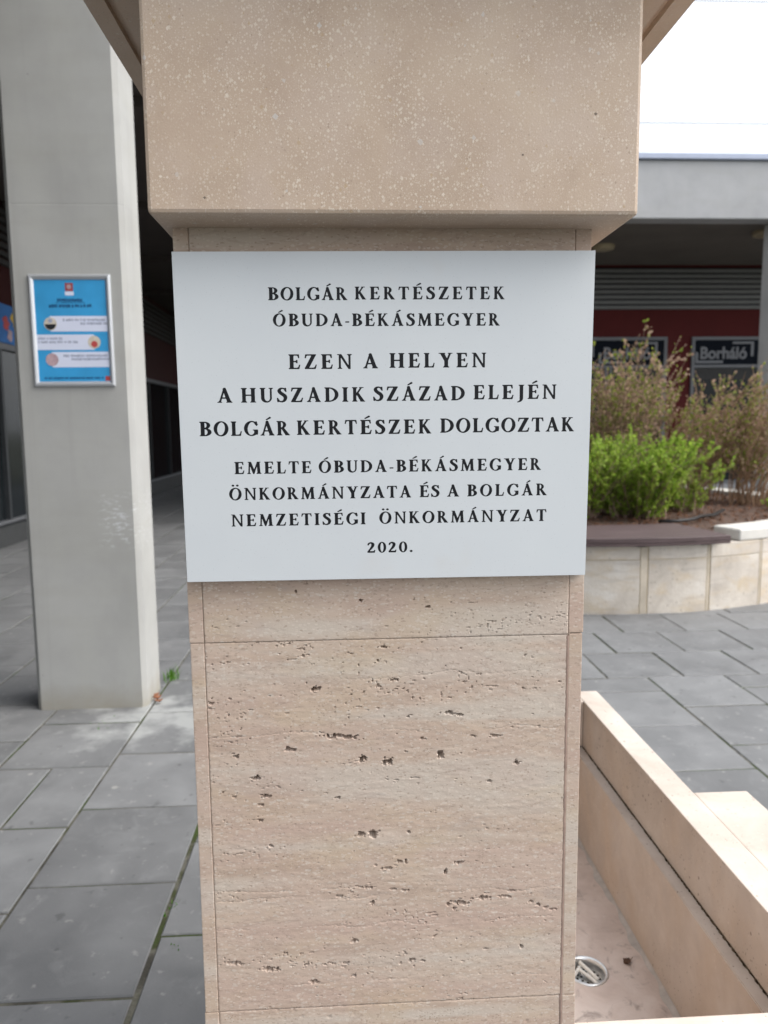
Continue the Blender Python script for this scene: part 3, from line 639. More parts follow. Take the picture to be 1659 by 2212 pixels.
def dp(P, eps):
    st = [(0, len(P)-1)]; k = {0, len(P)-1}
    A = np.array(P)
    if np.allclose(A[0], A[-1]):
        far = int(np.argmax(((A-A[0])**2).sum(1))); k.add(far); st = [(0, far), (far, len(P)-1)]
    while st:
        a, b = st.pop()
        if b <= a+1: continue
        d = A[b]-A[a]; n = math.hypot(*d); v = A[a+1:b]-A[a]
        ds = np.abs(v[:,0]*d[1]-v[:,1]*d[0])/n if n > 1e-9 else np.hypot(v[:,0], v[:,1])
        i = int(np.argmax(ds))
        if ds[i] > eps: k.add(a+1+i); st += [(a, a+1+i), (a+1+i, b)]
    return [P[i] for i in sorted(k)]
GL = {}
def glyph(ch):
    if ch in GL: return GL[ch]
    g = glyph_base(ACC.get(ch, ch)); xs = g.X[g.m]; lo, hi = xs.min(), xs.max()
    if ch in ACC:
        c = {'Á': .45, 'É': .33, 'Ó': .47, 'Ö': .44}[ch]
        if ch == 'Ö': g.add(g.ell(c-.15,1.21,.08,.08)); g.add(g.ell(c+.15,1.21,.08,.08))
        else: g.poly([(c-.10,1.11),(c-.05,1.07),(c+.20,1.20),(c+.215,1.26),(c+.15,1.305)])
    WX = {'E':1.25,'Z':1.19,'N':1.18,'A':1.146,'H':1.18,'L':1.17,'Y':1.25,'B':1.30,'O':1.20,'G':1.24,'R':1.10,'K':1.08,'S':1.27,'T':1.14,'D':1.19,'U':1.15,'M':1.15,'J':1.15,'I':1.2,'2':1.32,'0':1.36,'.':1.15,'-':1.0}[ACC.get(ch, ch)]
    GL[ch] = ([[((x-lo)*WX, y) for x, y in L] for L in trace(g)], (hi-lo)*WX); return GL[ch]
LINES = [('BOLGÁR',-.1033,.0066,1.7559,.0174),('KERTÉSZETEK',.0176,.2294,1.7567,.0174),('ÓBUDA-BÉKÁSMEGYER',-.0974,.2227,1.7202,.0172),('EZEN',-.0771,.0115,1.661,.0203),('A',.028,.0485,1.6614,.0203),('HELYEN',.0657,.2035,1.662,.0203),('A',-.1785,-.1581,1.6148,.0202),('HUSZADIK',-.1451,.0296,1.6148,.0202),('SZÁZAD',.0419,.1726,1.6154,.0202),('ELEJÉN',.1861,.3061,1.6165,.0202),('BOLGÁR',-.205,-.0782,1.5681,.0202),('KERTÉSZEK',-.0676,.1244,1.5685,.0202),('DOLGOZTAK',.1379,.3328,1.5694,.0202),('EMELTE',-.1577,-.0488,1.5136,.0172),('ÓBUDA-BÉKÁSMEGYER',-.0377,.2851,1.5139,.0172),('ÖNKORMÁNYZATA',-.1664,.0947,1.4763,.0172),('ÉS',.1077,.1361,1.4765,.0172),('A',.1476,.1647,1.4766,.0172),('BOLGÁR',.1774,.2942,1.4766,.0172),('NEMZETISÉGI',-.1648,.0283,1.4382,.0172),('ÖNKORMÁNYZAT',.0487,.2941,1.4386,.0172),('2020.',.0309,.0963,1.396,.0168)]
PY = 1.068
PLQ = thing('inscription_plaque', (.062, PY+.01, 1.357), 'pale grey stone plaque with black engraved Hungarian inscription fixed to the pedestal', 'plaque')
letters = []
for word, xa, xb, zb, cap in LINES:
    gl = [glyph(c) for c in word]; tot = sum(w for _, w in gl)*cap; sc = 1.0
    gap = (xb-xa-tot)/max(1, len(gl)-1)
    if len(gl) == 1: sc = (xb-xa)/tot
    elif gap < .10*cap:
        gap = .10*cap; sc = (xb-xa-gap*(len(gl)-1))/tot
    x = xa
    for ch, (L, w) in zip(word, gl):
        letters.append((ch, x, zb, cap, sc)); x += w*cap*sc+gap
def flat_fill(name, contours, thick, mat, parent):
    cu = bpy.data.curves.new(name, 'CURVE'); cu.dimensions = '2D'; cu.fill_mode = 'BOTH'; cu.extrude = thick/2
    for L in contours:
        sp = cu.splines.new('POLY'); sp.points.add(len(L)-1); sp.use_cyclic_u = True
        sp.points.foreach_set('co', [c for p in L for c in (p[0], p[1], 0, 1)])
    tmp = bpy.data.objects.new('tmp', cu); COL.objects.link(tmp)
    dg = bpy.context.evaluated_depsgraph_get(); me = bpy.data.meshes.new_from_object(tmp.evaluated_get(dg)); bpy.data.objects.remove(tmp); bpy.data.curves.remove(cu)
    me.materials.clear(); me.materials.append(mat); me.name = name
    return me
XZ = Matrix(((1,0,0,0),(0,0,-1,0),(0,1,0,0),(0,0,0,1)))   # curve plane XY -> world XZ (front faces -Y)
ptl, ptr, pbr, pbl = (-.2338,1.8210), (.3592,1.8236), (.3542,1.3566), (-.2310,1.3582)
face_c = [[ptl, ptr, pbr, pbl]]
for ch, x, zb, cap, sc in letters:
    for L in glyph(ch)[0]: face_c.append([(x+p[0]*cap*sc, zb+p[1]*cap) for p in L])
fm = flat_fill('plaque_face', face_c, .0014, M['plaque'], PLQ); fm.transform(Matrix.Translation((0, PY+.0007, 0)) @ XZ)
fo = bpy.data.objects.new('plaque_face', fm); COL.objects.link(fo); child(fo, PLQ)
bm = bmesh.new(); e = .0006
fr = [(ptl[0]-e,ptl[1]+e),(ptr[0]+e,ptr[1]+e),(pbr[0]+e,pbr[1]-e),(pbl[0]-e,pbl[1]-e)]
va = [bm.verts.new((x, PY+.0012, z)) for x, z in fr]; vb = [bm.verts.new((x, 1.0893, z)) for x, z in fr]
bm.faces.new(va); bm.faces.new(vb[::-1])
for k in range(4): bm.faces.new((va[k], vb[k], vb[(k+1)%4], va[(k+1)%4]))
bmesh.ops.bevel(bm, geom=[ed for ed in bm.edges if abs(ed.verts[0].co.y-ed.verts[1].co.y) < 1e-6 and ed.verts[0].co.y < 1.08], offset=.0005, segments=1, affect='EDGES')
bmobj('plaque_body', bm, M['plaque'], PLQ)
LM = {}
for ch, x, zb, cap, sc in letters:
    if ch not in LM: LM[ch] = flat_fill('letter_'+{'.':'stop','-':'hyphen'}.get(ch, ch), glyph(ch)[0], .0006/.02, M['ink'], PLQ)
    o = bpy.data.objects.new('letter', LM[ch]); COL.objects.link(o)
    o.matrix_basis = Matrix.Translation((x, PY+.00055, zb)) @ XZ @ Matrix.Diagonal((cap*sc, cap, .02, 1))
    child(o, fo)

# ------------------------------------------------------------------ basin
BAS = thing('stone_basin', (.66, 1.9, 0), 'long travertine water basin with stepped inner walls attached beside the pedestal', 'basin')
rz, X_in, X_out, Yf0, Yf1, Yb0, Yb1, X_l = .560, .868, .951, 1.093, 1.144, 2.600, 2.704, .3618
Xl_in = .42
lz, lx = .381, .834
fz = .071
box('rim_slab', X_in, X_out, Yf0, Yb1, lz+.0035, rz, M['trav_basin'], BAS, .003, 2)               # right hand upper course
box('rim_slab', .292, X_in-.001, Yb0, Yb1-.0004, lz+.0035, rz-.0006, M['trav_basin'], BAS, .003, 2)
box('rim_slab', X_l, X_in-.001, Yf0+.0004, Yf1, lz+.0035, rz-.0006, M['trav_basin'], BAS, .003, 2)
box('rim_slab', .292, X_l-.0015, 1.69, Yb0-.001, lz+.0035, rz-.001, M['trav_basin'], BAS, .003, 2)
box('rim_block', X_out+.0008, 1.104, 1.12, 1.908, -.01, rz-.0012, M['trav_basin'], BAS, .004, 2)
# lower course: thicker wall forming the ledge
def wedge(name, inner_top, inner_bot, outer, y0, y1, z0, z1, mat, axis='x'):
    bm = bmesh.new(); pr = [(inner_bot,z0),(outer,z0),(outer,z1),(inner_top,z1)]
    a = [bm.verts.new((p[0], y0, p[1]) if axis == 'x' else (y0, p[0], p[1])) for p in pr]; b = [bm.verts.new((p[0], y1, p[1]) if axis == 'x' else (y1, p[0], p[1])) for p in pr]
    bm.faces.new(a); bm.faces.new(b[::-1])
    for k in range(4): bm.faces.new((a[k], b[k], b[(k+1)%4], a[(k+1)%4]))
    bmesh.ops.bevel(bm, geom=bm.edges[:], offset=.0025, segments=2, affect='EDGES'); return bmobj(name, bm, mat, BAS)
wedge('inner_wall', lx, lx-.004, X_out-.002, Yf0+.001, Yb1-.001, -.01, lz, M['trav_basin'])
wedge('inner_wall', X_l-.002, X_l-.0018, .293, 1.691, Yb1-.001, -.01, lz, M['trav_basin'])
wedge('inner_wall', Yb0-.034, Yb0-.038, Yb1-.003, X_l+.0005, lx+.01, -.01, lz-.0005, M['trav_basin'], 'y')
wedge('inner_wall', Yf1+.034, Yf1+.038, Yf0+.003, X_l+.0005, lx+.01, -.01, lz-.0005, M['trav_basin'], 'y')
# dark crumbly joint under the upper course
s = N('basin_joint'); v = s.coord(); M['bjoint'] = s.fin(s.ramp(s.noise(v, 60, 4), [(0.4, (.03, .025, .018)), (0.62, (.14, .11, .08))]), 0.95, s.bump(s.noise(v, 200, 4), 0.8, 0.004), 0.1)
bm = bmesh.new(); yy = Yf1; prev = None; rr = random.Random(9)
while yy < Yb0:
    w_ = .0012 + .0032*rr.random(); ring = [bm.verts.new((X_in-w_, yy, lz+.0006)), bm.verts.new((X_in-w_*.5, yy, lz+.0030+w_*.4)), bm.verts.new((X_in+.006, yy, lz+.0034))]
    if prev:
        for k in range(2): bm.faces.new((prev[k], prev[k+1], ring[k+1], ring[k]))
    prev = ring; yy += .006
bmobj('joint_dirt', bm, M['bjoint'], BAS)
# floor with a drain opening
DX, DY, DR = .6475, 1.864, .0575
bm = bmesh.new(); n = 40; X0, X1, Y0, Y1 = X_l-.001, lx+.006, Yf1+.02, Yb0-.02
inner = [bm.verts.new((DX+(DR-.004)*math.cos(2*math.pi*k/n), DY+(DR-.004)*math.sin(2*math.pi*k/n), fz)) for k in range(n)]
def edge_pt(a):
    c, s_ = math.cos(a), math.sin(a); t = min([((X1-DX) if c > 0 else (X0-DX))/c if abs(c) > 1e-6 else 1e9, ((Y1-DY) if s_ > 0 else (Y0-DY))/s_ if abs(s_) > 1e-6 else 1e9]); return (DX+c*t, DY+s_*t, fz)
angs = sorted(set([2*math.pi*k/n for k in range(n)]))
outer = [bm.verts.new(edge_pt(a)) for a in angs]
for k in range(n): bm.faces.new((inner[k], outer[k], outer[(k+1)%n], inner[(k+1)%n]))
crn = [(X1,Y1),(X0,Y1),(X0,Y0),(X1,Y0)]
for c in crn:
    v = bm.verts.new((c[0], c[1], fz)); ca = math.atan2(c[1]-DY, c[0]-DX) % (2*math.pi); k = int(ca/(2*math.pi/n)) % n
    bm.faces.new((outer[k], v, outer[(k+1)%n]))
s = N('basin_floor_stone'); v = s.coord(); L = 1.15
col = s.ramp(s.noise(v, 9, 5, .6, .4), [(.3, (.37*L, .30*L, .265*L)), (.5, (.46*L, .385*L, .345*L)), (.7, (.53*L, .465*L, .425*L))])
col = s.mix(s.ramp(s.noise(s.coord((1,1,1),(4.2,1.1,0)), 17, 5, .65, .8), [(.55, 0.0), (.68, .6)]), col, (.19, .155, .14))
col = s.mix(s.ramp(s.noise(s.coord((1,1,1),(1,8,0)), 60, 3), [(.66, 0.0), (.72, .5)]), col, (.58, .53, .49))
M['bfloor'] = s.fin(col, .5, s.bump(s.noise(v, 120, 4), .4, .002), .4)
bmobj('basin_floor', bm, M['bfloor'], BAS)
# grout fillet along the floor
M['grout'] = plain('pale_grout', (.42, .395, .37), 0.8, var=0.2, scale=30)
bm = bmesh.new(); yy = Yf1+.036; prev = None
while yy < Yb0-.04:
    w_ = .013 + .006*math.sin(yy*23) + .004*math.sin(yy*61+1); ring = [bm.verts.new((lx-.004-w_, yy, fz+.0004)), bm.verts.new((lx-.004-w_*.45, yy, fz+.0022)), bm.verts.new((lx-.0038, yy, fz+.0085))]
    if prev:
        for k in range(2): bm.faces.new((prev[k], prev[k+1], ring[k+1], ring[k]))
    prev = ring; yy += .012
bmobj('floor_fillet', bm, M['grout'], BAS, True)
bm = bmesh.new(); lathe(bm, [(DR-.012,-.030),(DR-.013,-.008),(DR-.010,.0005),(DR-.004,.0035),(DR,.0022),(DR+.001,.0002)], (DX,DY,fz), 48)
dr = bmobj('drain', bm, M['steel'], BAS, True); dr['_w'] = [0.,0.,0.]
bm = bmesh.new(); lathe(bm, [(0.0005,-.0235),(.014,-.024),(.030,-.0245),(DR-.0125,-.0255)], (DX,DY,fz), 40)
child(bmobj('strainer', bm, M['steel'], None, True), dr)
for ringr, cnt in ((.036, 16), (.026, 11), (.015, 6)):
    for k in range(cnt):
        a = 2*math.pi*k/cnt + ringr*30; bm = bmesh.new()
        lathe(bm, [(.0001,0),(.0036,0)], (DX+ringr*math.cos(a), DY+ringr*math.sin(a), fz-.0235), 10); bmobj('strainer_hole', bm, M['hole'], dr)
def stick(name, p, q, r, label, grp):
    bm = bmesh.new(); p, q = Vector(p), Vector(q); tube(bm, [p, p+(q-p)*.02, p+(q-p)*.5+Vector((.0006,.0004,.0005)), q-(q-p)*.02, q], [r*.6, r, r*.96, r*1.02, r*.6], 10)
    return tag(bmobj(name, bm, M['butt'], None, True), label, 'cigarette end', grp)
G_ = 'cigarette ends lying in the drain'
stick('cigarette_end', (.6385,1.905,fz-.004), (.6735,1.846,fz-.014), .0054, 'longer clean white cigarette end lying across the basin drain', G_)
stick('cigarette_end', (.634,1.884,fz-.0125), (.668,1.834,fz-.0165), .0052, 'stained white cigarette end lying beneath the clean one in the basin drain', G_)
stick('cigarette_end', (.612,1.866,fz-.016), (.6385,1.896,fz-.012), .0050, 'white cigarette end at an angle to the other two in the drain', G_)
# crumpled dry leaf
def leaf_lump(name, c, r, mat, label, seed, cat='dry leaf'):
    bm = bmesh.new(); bmesh.ops.create_icosphere(bm, subdivisions=2, radius=r); rr = random.Random(seed)
    for v in bm.verts:
        v.co *= rr.uniform(.55, 1.15); v.co.z *= .55; v.co += Vector(c) + Vector((0,0,r*.42))
    tube(bm, [Vector(c)+Vector((r*.6,0,r*.4)), Vector(c)+Vector((r*1.2,r*.25,r*.7)), Vector(c)+Vector((r*1.6,r*.5,r*.9))], [r*.07,r*.06,r*.04], 4)
    return tag(bmobj(name, bm, mat), label, cat)
leaf_lump('dry_leaf', (.7693,1.8885,fz), .0125, M['leafbrown'], 'small crumpled dark brown dry leaf on the basin floor beside the drain', 4)
tag(box('brass_spout', SX1+.001, SX1+.022, 1.56, 1.585, .155, .18, M['brass'], None, .004, 2), 'small brass water spout low on the side of the pedestal', 'spout')

# ------------------------------------------------------------------ concrete column with poster frame
CX0, CX1, CY0, CY1 = -1.766, -1.150, 4.140, 4.462
bm = bmesh.new(); ch_ = .026
prof = [(CX0+ch_,CY0),(CX1-ch_,CY0),(CX1,CY0+ch_),(CX1,CY1-ch_),(CX1-ch_,CY1),(CX0+ch_,CY1),(CX0,CY1-ch_),(CX0,CY0+ch_)]
zl = [-.01, .35, .9, 1.6, 2.2, 2.752, 2.756, 2.760, 3.4, 4.68]; rings = []
for z in zl:
    d = .0008 if abs(z-2.756) < 1e-6 else 0; lean = .000*(z)
    rings.append([bm.verts.new((x + (d if x < -1.45 else -d) + lean, y + (d if y < 4.3 else -d), z)) for x, y in prof])
for a, b in zip(rings, rings[1:]):
    for k in range(8): bm.faces.new((a[k], a[(k+1)%8], b[(k+1)%8], b[k]))
bm.faces.new(rings[0][::-1]); bm.faces.new(rings[-1])
tag(bmobj('concrete_column', bm, M['conc']), 'grey concrete column with chamfered corners carrying the blue poster', 'column')
PF = thing('poster_frame', (-1.445, CY0-.012, 1.81), 'aluminium snap frame holding a blue printed poster on the concrete column', 'poster frame')
fx0, fx1, fz0, fz1 = -1.663, -1.2345, 1.808, 2.396
def rail(p, q, inn):
    """half-round rail from p to q (x,z); inn = inward direction"""
    bm = bmesh.new(); p = Vector((p[0],0,p[1])); q = Vector((q[0],0,q[1])); d = (q-p).normalized(); inn = Vector((inn[0],0,inn[1])); W_ = .027
    pr = [(0,0),(0,-.008),(.004,-.013),(.011,-.0155),(.019,-.013),(.027,-.006),(.027,0)]
    A = [bm.verts.new(p + inn*u + d*u + Vector((0,CY0+v,0))) for u, v in pr]; B = [bm.verts.new(q + inn*u - d*u + Vector((0,CY0+v,0))) for u, v in pr]
    for k in range(len(pr)-1): bm.faces.new((A[k],A[k+1],B[k+1],B[k]))
    bm.faces.new(A); bm.faces.new(B[::-1]); return bmobj('frame_rail', bm, M['palu'], PF, False)
M['palu'] = plain('frame_aluminium', (.52, .54, .57), 0.38, 0.55, var=0.04)
rail((fx0,fz0),(fx1,fz0),(0,1)); rail((fx0,fz1),(fx1,fz1),(0,-1)); rail((fx0,fz0),(fx0,fz1),(1,0)); rail((fx1,fz0),(fx1,fz1),(-1,0))
ix0, ix1, iz0, iz1 = fx0+.025, fx1-.025, fz0+.025, fz1-.025
sheet = box('poster_sheet', ix0, ix1, CY0-.004, CY0-.001, iz0, iz1, M['pblue'], PF); sheet['_w'] = [0.,0.,0.]
def px(u): return ix0 + (ix1-ix0)*u
def pz(v): return iz1 - (iz1-iz0)*v
def printed(name, u0, u1, v0, v1, mat, lay=1): return box(name, px(u0), px(u1), CY0-.004-.0004*lay, CY0-.0038, pz(v1), pz(v0), mat, sheet)
def pdisc(name, u, v, r, mat, lay=1, half=None):
    bm = bmesh.new(); c = (px(u), pz(v)); n = 28; a0, a1 = (0, 2*math.pi) if half is None else half
    vs_ = [bm.verts.new((c[0]+r*math.cos(a0+(a1-a0)*k/n), CY0-.004-.0004*lay, c[1]+r*math.sin(a0+(a1-a0)*k/n))) for k in range(n + (half is not None))]; bm.faces.new(vs_); return bmobj(name, bm, mat, sheet)
def ptext(u0, u1, v, h, mat, seed, lay=2):
    rr = random.Random(seed); u = u0; bm = bmesh.new()
    while u < u1:
        w_ = min(rr.uniform(.012,.030), u1-u); bm_box(bm, px(u), px(u+w_), CY0-.004-.0004*lay, CY0-.0037, pz(v+h*rr.uniform(.8,1.05)), pz(v-h*rr.uniform(0,.25))); u += w_ + (.006 if rr.random() < .8 else .02)
    return bmobj('printed_line', bm, mat, sheet)
printed('crest', .435,.545,.035,.115,M['pred']); pdisc('crest_centre', .49,.072,.012,M['ppink'],2); printed('crest_caption', .43,.55,.118,.155,M['pwhite'])
ptext(.315,.665,.190,.026,M['pdark'],1); ptext(.20,.79,.246,.026,M['pdark'],2); ptext(.30,.70,.222,.006,M['pdark'],3)
printed('text_band', .20,1.0,.355,.505,M['pwhite']); pdisc('round_photo', .205,.43,.0335,M['pcream'],3); pdisc('photo_dark_half', .205,.433,.029,M['pblack'],4,(math.pi,2*math.pi)); pdisc('photo_top', .205,.40,.012,M['pgrey'],4)
printed('text_band', 0.0,.80,.535,.685,M['pwhite']); pdisc('round_photo', .80,.61,.0335,M['pcream'],3); pdisc('photo_red', .80,.63,.017,M['advred'],4)
printed('text_band', .20,1.0,.705,.855,M['pwhite']); pdisc('round_photo', .20,.78,.0335,M['ppink'],3)
for u0,u1,v,sd in ((.38,.97,.385,5),(.62,1.0,.42,6),(.02,.36,.565,8),(.02,.57,.60,9),(.36,.98,.735,10),(.47,.99,.768,11)): ptext(u0,u1,v,.020,M['pgrey'],sd)
ptext(.08,.90,.955,.016,M['pdark'],12); printed('corner_mark', .93,.995,.945,.99,M['advred'],2)

# ------------------------------------------------------------------ arcade: left wing
SOF = 4.678
LW = thing('arcade_building', (-4.7, 8, 0), 'dark red arcade shopfront wing running back behind the concrete column', 'building')
def slat_geo_x(y0,y1,x,z): return (x, x+.05, y0, y1, z, z+.062)
box('wall', -5.0, -4.62, -3, 24, 2.68, 4.70, M['shadered'], LW)
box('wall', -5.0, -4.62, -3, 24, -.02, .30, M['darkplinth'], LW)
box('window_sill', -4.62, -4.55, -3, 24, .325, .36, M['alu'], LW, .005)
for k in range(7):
    box('louvre_slat', -4.615, -4.56, -3, 24, 3.80+.112*k, 3.80+.112*k+.068, M['shadeslat_blind'], LW)
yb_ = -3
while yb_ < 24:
    box('window_frame', -4.66, -4.575, yb_, yb_+.07, .36, 2.68, M['shadealu'], LW)
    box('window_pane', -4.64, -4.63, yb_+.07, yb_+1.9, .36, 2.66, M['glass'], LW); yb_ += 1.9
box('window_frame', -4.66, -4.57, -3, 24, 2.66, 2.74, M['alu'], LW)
box('soffit', -4.62, -1.76, -3.0, 24, SOF, SOF+.12, M['shadesoffit'], LW)
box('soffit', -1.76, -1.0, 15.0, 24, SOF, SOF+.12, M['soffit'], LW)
for yy in (1.0, 4.3, 7.6, 10.9, 14.2, 17.5, 20.8): box('soffit_beam', -4.60, -1.78, yy-.15, yy+.15, SOF-.10, SOF+.02, M['shadesoffit'], LW)
box('fascia', -1.76, -1.14, -3.0, 15, SOF-.002, 5.55, M['conc2'], LW)
box('end_wall', -4.9, -1.0, 24, 24.3, -.02, 4.8, M['shadered'], LW)
AD = thing('shop_advert', (-4.6, 10.8, 2.75), 'blue shop advert with red and yellow blobs on the left arcade wall', 'advert')
box('panel', -4.605, -4.575, 9.6, 12.4, 2.75, 3.27, plain('advert_blue', (.02,.14,.42), .5, var=.3, scale=4), AD)
for k, (y_, z_, r_, m_) in enumerate(((10.85,3.10,.16,'yellow'),(11.05,3.05,.13,'advred'),(10.55,3.02,.12,'advred'),(10.9,2.88,.12,'ppink'),(10.65,2.86,.10,'ppink'),(11.3,3.1,.14,'advred'))):
    bm = bmesh.new(); vs_ = [bm.verts.new((-4.572+.001*k, y_+r_*math.cos(a*.4488)*(.8+.3*math.sin(a*2.1+k)), z_+r_*.8*math.sin(a*.4488))) for a in range(14)]; bm.faces.new(vs_); bmobj('printed_shape', bm, M[m_], AD)

# ------------------------------------------------------------------ back wing
BW = thing('shop_building', (6, 14.95, 0), 'grey arcade building with deep concrete fascia, dark red wall and shop windows', 'building')
FY, WY = 11.5, 14.93; WX0, WX1 = -1.0, 17.0
box('fascia', WX0, WX1, FY, FY+.30, SOF, 5.53, M['conc2'], BW, .012)
box('flashing', WX0, WX1, FY-.05, FY+.36, 5.534, 5.625, M['gutter'], BW, .01)
box('soffit', WX0, WX1, FY+.30, WY+.2, SOF+.03, SOF+.2, M['soffit'], BW)
box('roof', WX0, WX1, FY+.36, 22, 5.3, 5.5, M['conc2'], BW)
box('wall', WX0, WX1, WY, WY+.3, 3.30, 4.72, M['red'], BW)
for a, b in ((WX0, 2.4), (6.52, 7.03), (10.2, WX1)): box('wall', a, b, WY, WY+.3, -.02, 3.30, M['red'], BW)
for k in range(8): box('louvre_slat', WX0, WX1, WY-.06, WY-.012, 3.845+.101*k, 3.845+.101*k+.066, M['slat'], BW)
box('louvre_backing', WX0, WX1, WY-.012, WY-.002, 3.84, 4.66, M['pblack'], BW)
for (a, b) in ((2.4, 6.52), (7.03, 10.2)):
    box('plinth', a, b, WY-.02, WY+.25, -.02, .34, M['conc2'], BW)
    w = box('window_frame', a, b, WY-.05, WY+.02, 3.235, 3.30, M['alu'], BW)
    box('window_frame', a, b, WY-.05, WY+.02, 2.685, 2.745, M['alu'], BW)
    box('window_frame', a, b, WY-.05, WY+.02, .34, .40, M['alu'], BW)
    box('window_frame', a, a+.065, WY-.052, WY+.02, .34, 3.235, M['alu'], BW); box('window_frame', b-.065, b, WY-.052, WY+.02, .34, 3.235, M['alu'], BW)
    x = a+.065
    while x < b-.2:
        x2 = min(x+1.39, b-.065); box('window_pane', x, x2-.03, WY, WY+.008, .40, 2.685, M['glass'], BW)
        if x2 < b-.1:
            box('window_frame', x2-.03, x2+.04, WY-.048, WY+.018, .40, 2.685, M['alu'], BW); box('window_frame', x2+.07, x2+.11, WY-.046, WY+.016, .40, 2.685, M['alu'], BW)
        x = x2+.04
    box('window_blind', a+.10, b-.10, WY+.001-.012, WY-.002, 2.45, 2.68, M['shadeslat_blind'], BW)
def sign_text(body, x, z, h, y, parent):
    cu = bpy.data.curves.new('t', 'FONT'); cu.body = body; cu.size = h/.73; cu.extrude = .012; cu.offset = h*.035
    tmp = bpy.data.objects.new('tmp', cu); COL.objects.link(tmp); dg = bpy.context.evaluated_depsgraph_get()
    me = bpy.data.meshes.new_from_object(tmp.evaluated_get(dg)); bpy.data.objects.remove(tmp)
    xs = [v.co.x for v in me.vertices]; me.transform(Matrix.Translation((-min(xs),0,0))); w_ = max(xs)-min(xs)
    me.transform(Matrix.Diagonal((.96/w_, 1, 1, 1))); me.transform(Matrix.Translation((x, y, z)) @ XZ); me.materials.clear(); me.materials.append(M['signgrey'])
    o = bpy.data.objects.new('sign_lettering', me); COL.objects.link(o); return child(o, parent)
def shop_sign(x0, x1, first, label):
    S_ = thing('shop_sign', (x0, WY-.06, 2.745), label, 'shop sign', 'dark shop signs above the shop windows')
    box('panel', x0, x1, WY-.035, WY-.004, 2.746, 3.234, M['navy'], S_)
    x = first
    while x + 1.3 < x1+.1:
        if x > x0:
            sign_text('Borháló', x, 2.866, .24, WY-.045, S_)
            box('corner_bracket', x+.66, x+1.10, WY-.055, WY-.036, 3.155, 3.20, M['signgrey'], S_); box('corner_bracket', x+1.045, x+1.10, WY-.0552, WY-.0362, 2.91, 3.1548, M['signgrey'], S_)
            box('corner_bracket', x-.10, x+.47, WY-.055, WY-.036, 2.775, 2.825, M['signgrey'], S_); box('corner_bracket', x-.10, x-.05, WY-.0552, WY-.0362, 2.8252, 2.99, M['signgrey'], S_)
        x += 1.30
shop_sign(7.095, 10.135, 7.2085, 'dark shop sign with grey lettering above the window beside the grey column')
shop_sign(2.465, 6.455, 2.62, 'dark shop sign half hidden by the bare reddish shrubs')
for k, (lx_, ly_) in enumerate(((2.2,13.4),(4.62,13.35),(7.0,12.35),(9.4,13.4))):
    bm = bmesh.new(); lathe(bm, [(.0005,-.045),(.15,-.045),(.19,-.035),(.20,.0),(.20,.035)], (lx_,ly_,SOF), 24); bmobj('ceiling_lamp', bm, M['lamp'], BW, True)
bm = bmesh.new(); bm_box(bm, 6.69, 7.29, FY+.004, FY+.36, -.02, SOF+.001); bmesh.ops.bevel(bm, geom=bm.edges[:], offset=.02, segments=1, affect='EDGES')
tag(bmobj('concrete_column', bm, concrete('shade_lifted_column', (.47,.47,.46), False, 2.0)), 'plain concrete column carrying the fascia beside the shop sign', 'column')  # concrete colour lightened to make up for the shade under the fascia
bm = bmesh.new(); bm_box(bm, 1.1, 1.7, FY+.004, FY+.36, -.02, SOF+.001); bmesh.ops.bevel(bm, geom=bm.edges[:], offset=.02, segments=1, affect='EDGES')
tag(bmobj('concrete_column', bm, M['conc']), 'plain concrete column of the back arcade directly behind the pedestal', 'column')

# ------------------------------------------------------------------ round planter
PX_, PY_, PR = 2.45, 8.9, 2.97
PL = thing('round_planter', (PX_, PY_, 0), 'round raised planter faced with pale travertine blocks', 'planter')
def arc_block(name, a0, a1, r0, r1, z0, z1, mat, parent, n=5, bev=.004):
    bm = bmesh.new(); rows = []
    for k in range(n+1):
        a = a0+(a1-a0)*k/n; c, s_ = math.cos(a), math.sin(a)
        rows.append([bm.verts.new((PX_+r*c, PY_+r*s_, z)) for r, z in ((r0,z0),(r1,z0),(r1,z1),(r0,z1))])
    for A, B in zip(rows, rows[1:]):
        for k in range(4): bm.faces.new((A[k], A[(k+1)%4], B[(k+1)%4], B[k]))
    bm.faces.new(rows[0][::-1]); bm.faces.new(rows[-1])
    if bev:
        bmesh.ops.recalc_face_normals(bm, faces=bm.faces)
        es = [e for e in bm.edges if len(e.link_faces) == 2 and e.calc_face_angle(0) > .9]; bmesh.ops.bevel(bm, geom=es, offset=bev, segments=1, affect='EDGES')
    return bmobj(name, bm, mat, parent)
NB = 33; step = 2*math.pi/NB
mats3 = [planter_stone('planter_stone_%d' % k, 2.7*k, .90+.10*k) for k in range(3)]
M['strip'] = plain('sandy_strip', (.49,.435,.355), .8, var=.2, scale=7)
BA0, BA1 = RAD(-127), RAD(-75.0)   # bench bay
def ang_mid(a): 
    a = (a + math.pi) % (2*math.pi) - math.pi; return a
rr = random.Random(21); ph = RAD(-90) - 1.02/PR*.0 + .015
for k in range(NB):
    a0 = ph + k*step; a1 = a0 + step; g_ = .0022; am = ang_mid(a0+step/2)
    bay = BA0 < am < BA1
    d_ = rr.uniform(-.002,.002)
    sw = rr.choice((.006, .020, .008))
    arc_block('facing_block', a0+g_, a1-sw-g_, PR-.16, PR+d_, -.02, .452, rr.choice(mats3), PL)
    arc_block('facing_strip', a1-sw-g_*.2, a1-g_*.5, PR-.16, PR+d_-.001, -.02, .571, M['strip'], PL, 1, .002)
    arc_block('facing_block', a0+g_, a1-sw-g_, PR-.16, PR+rr.uniform(-.002,.002), .4565, .572, mats3[2], PL)
RA0, RA1 = RAD(-72.6), RAD(231)
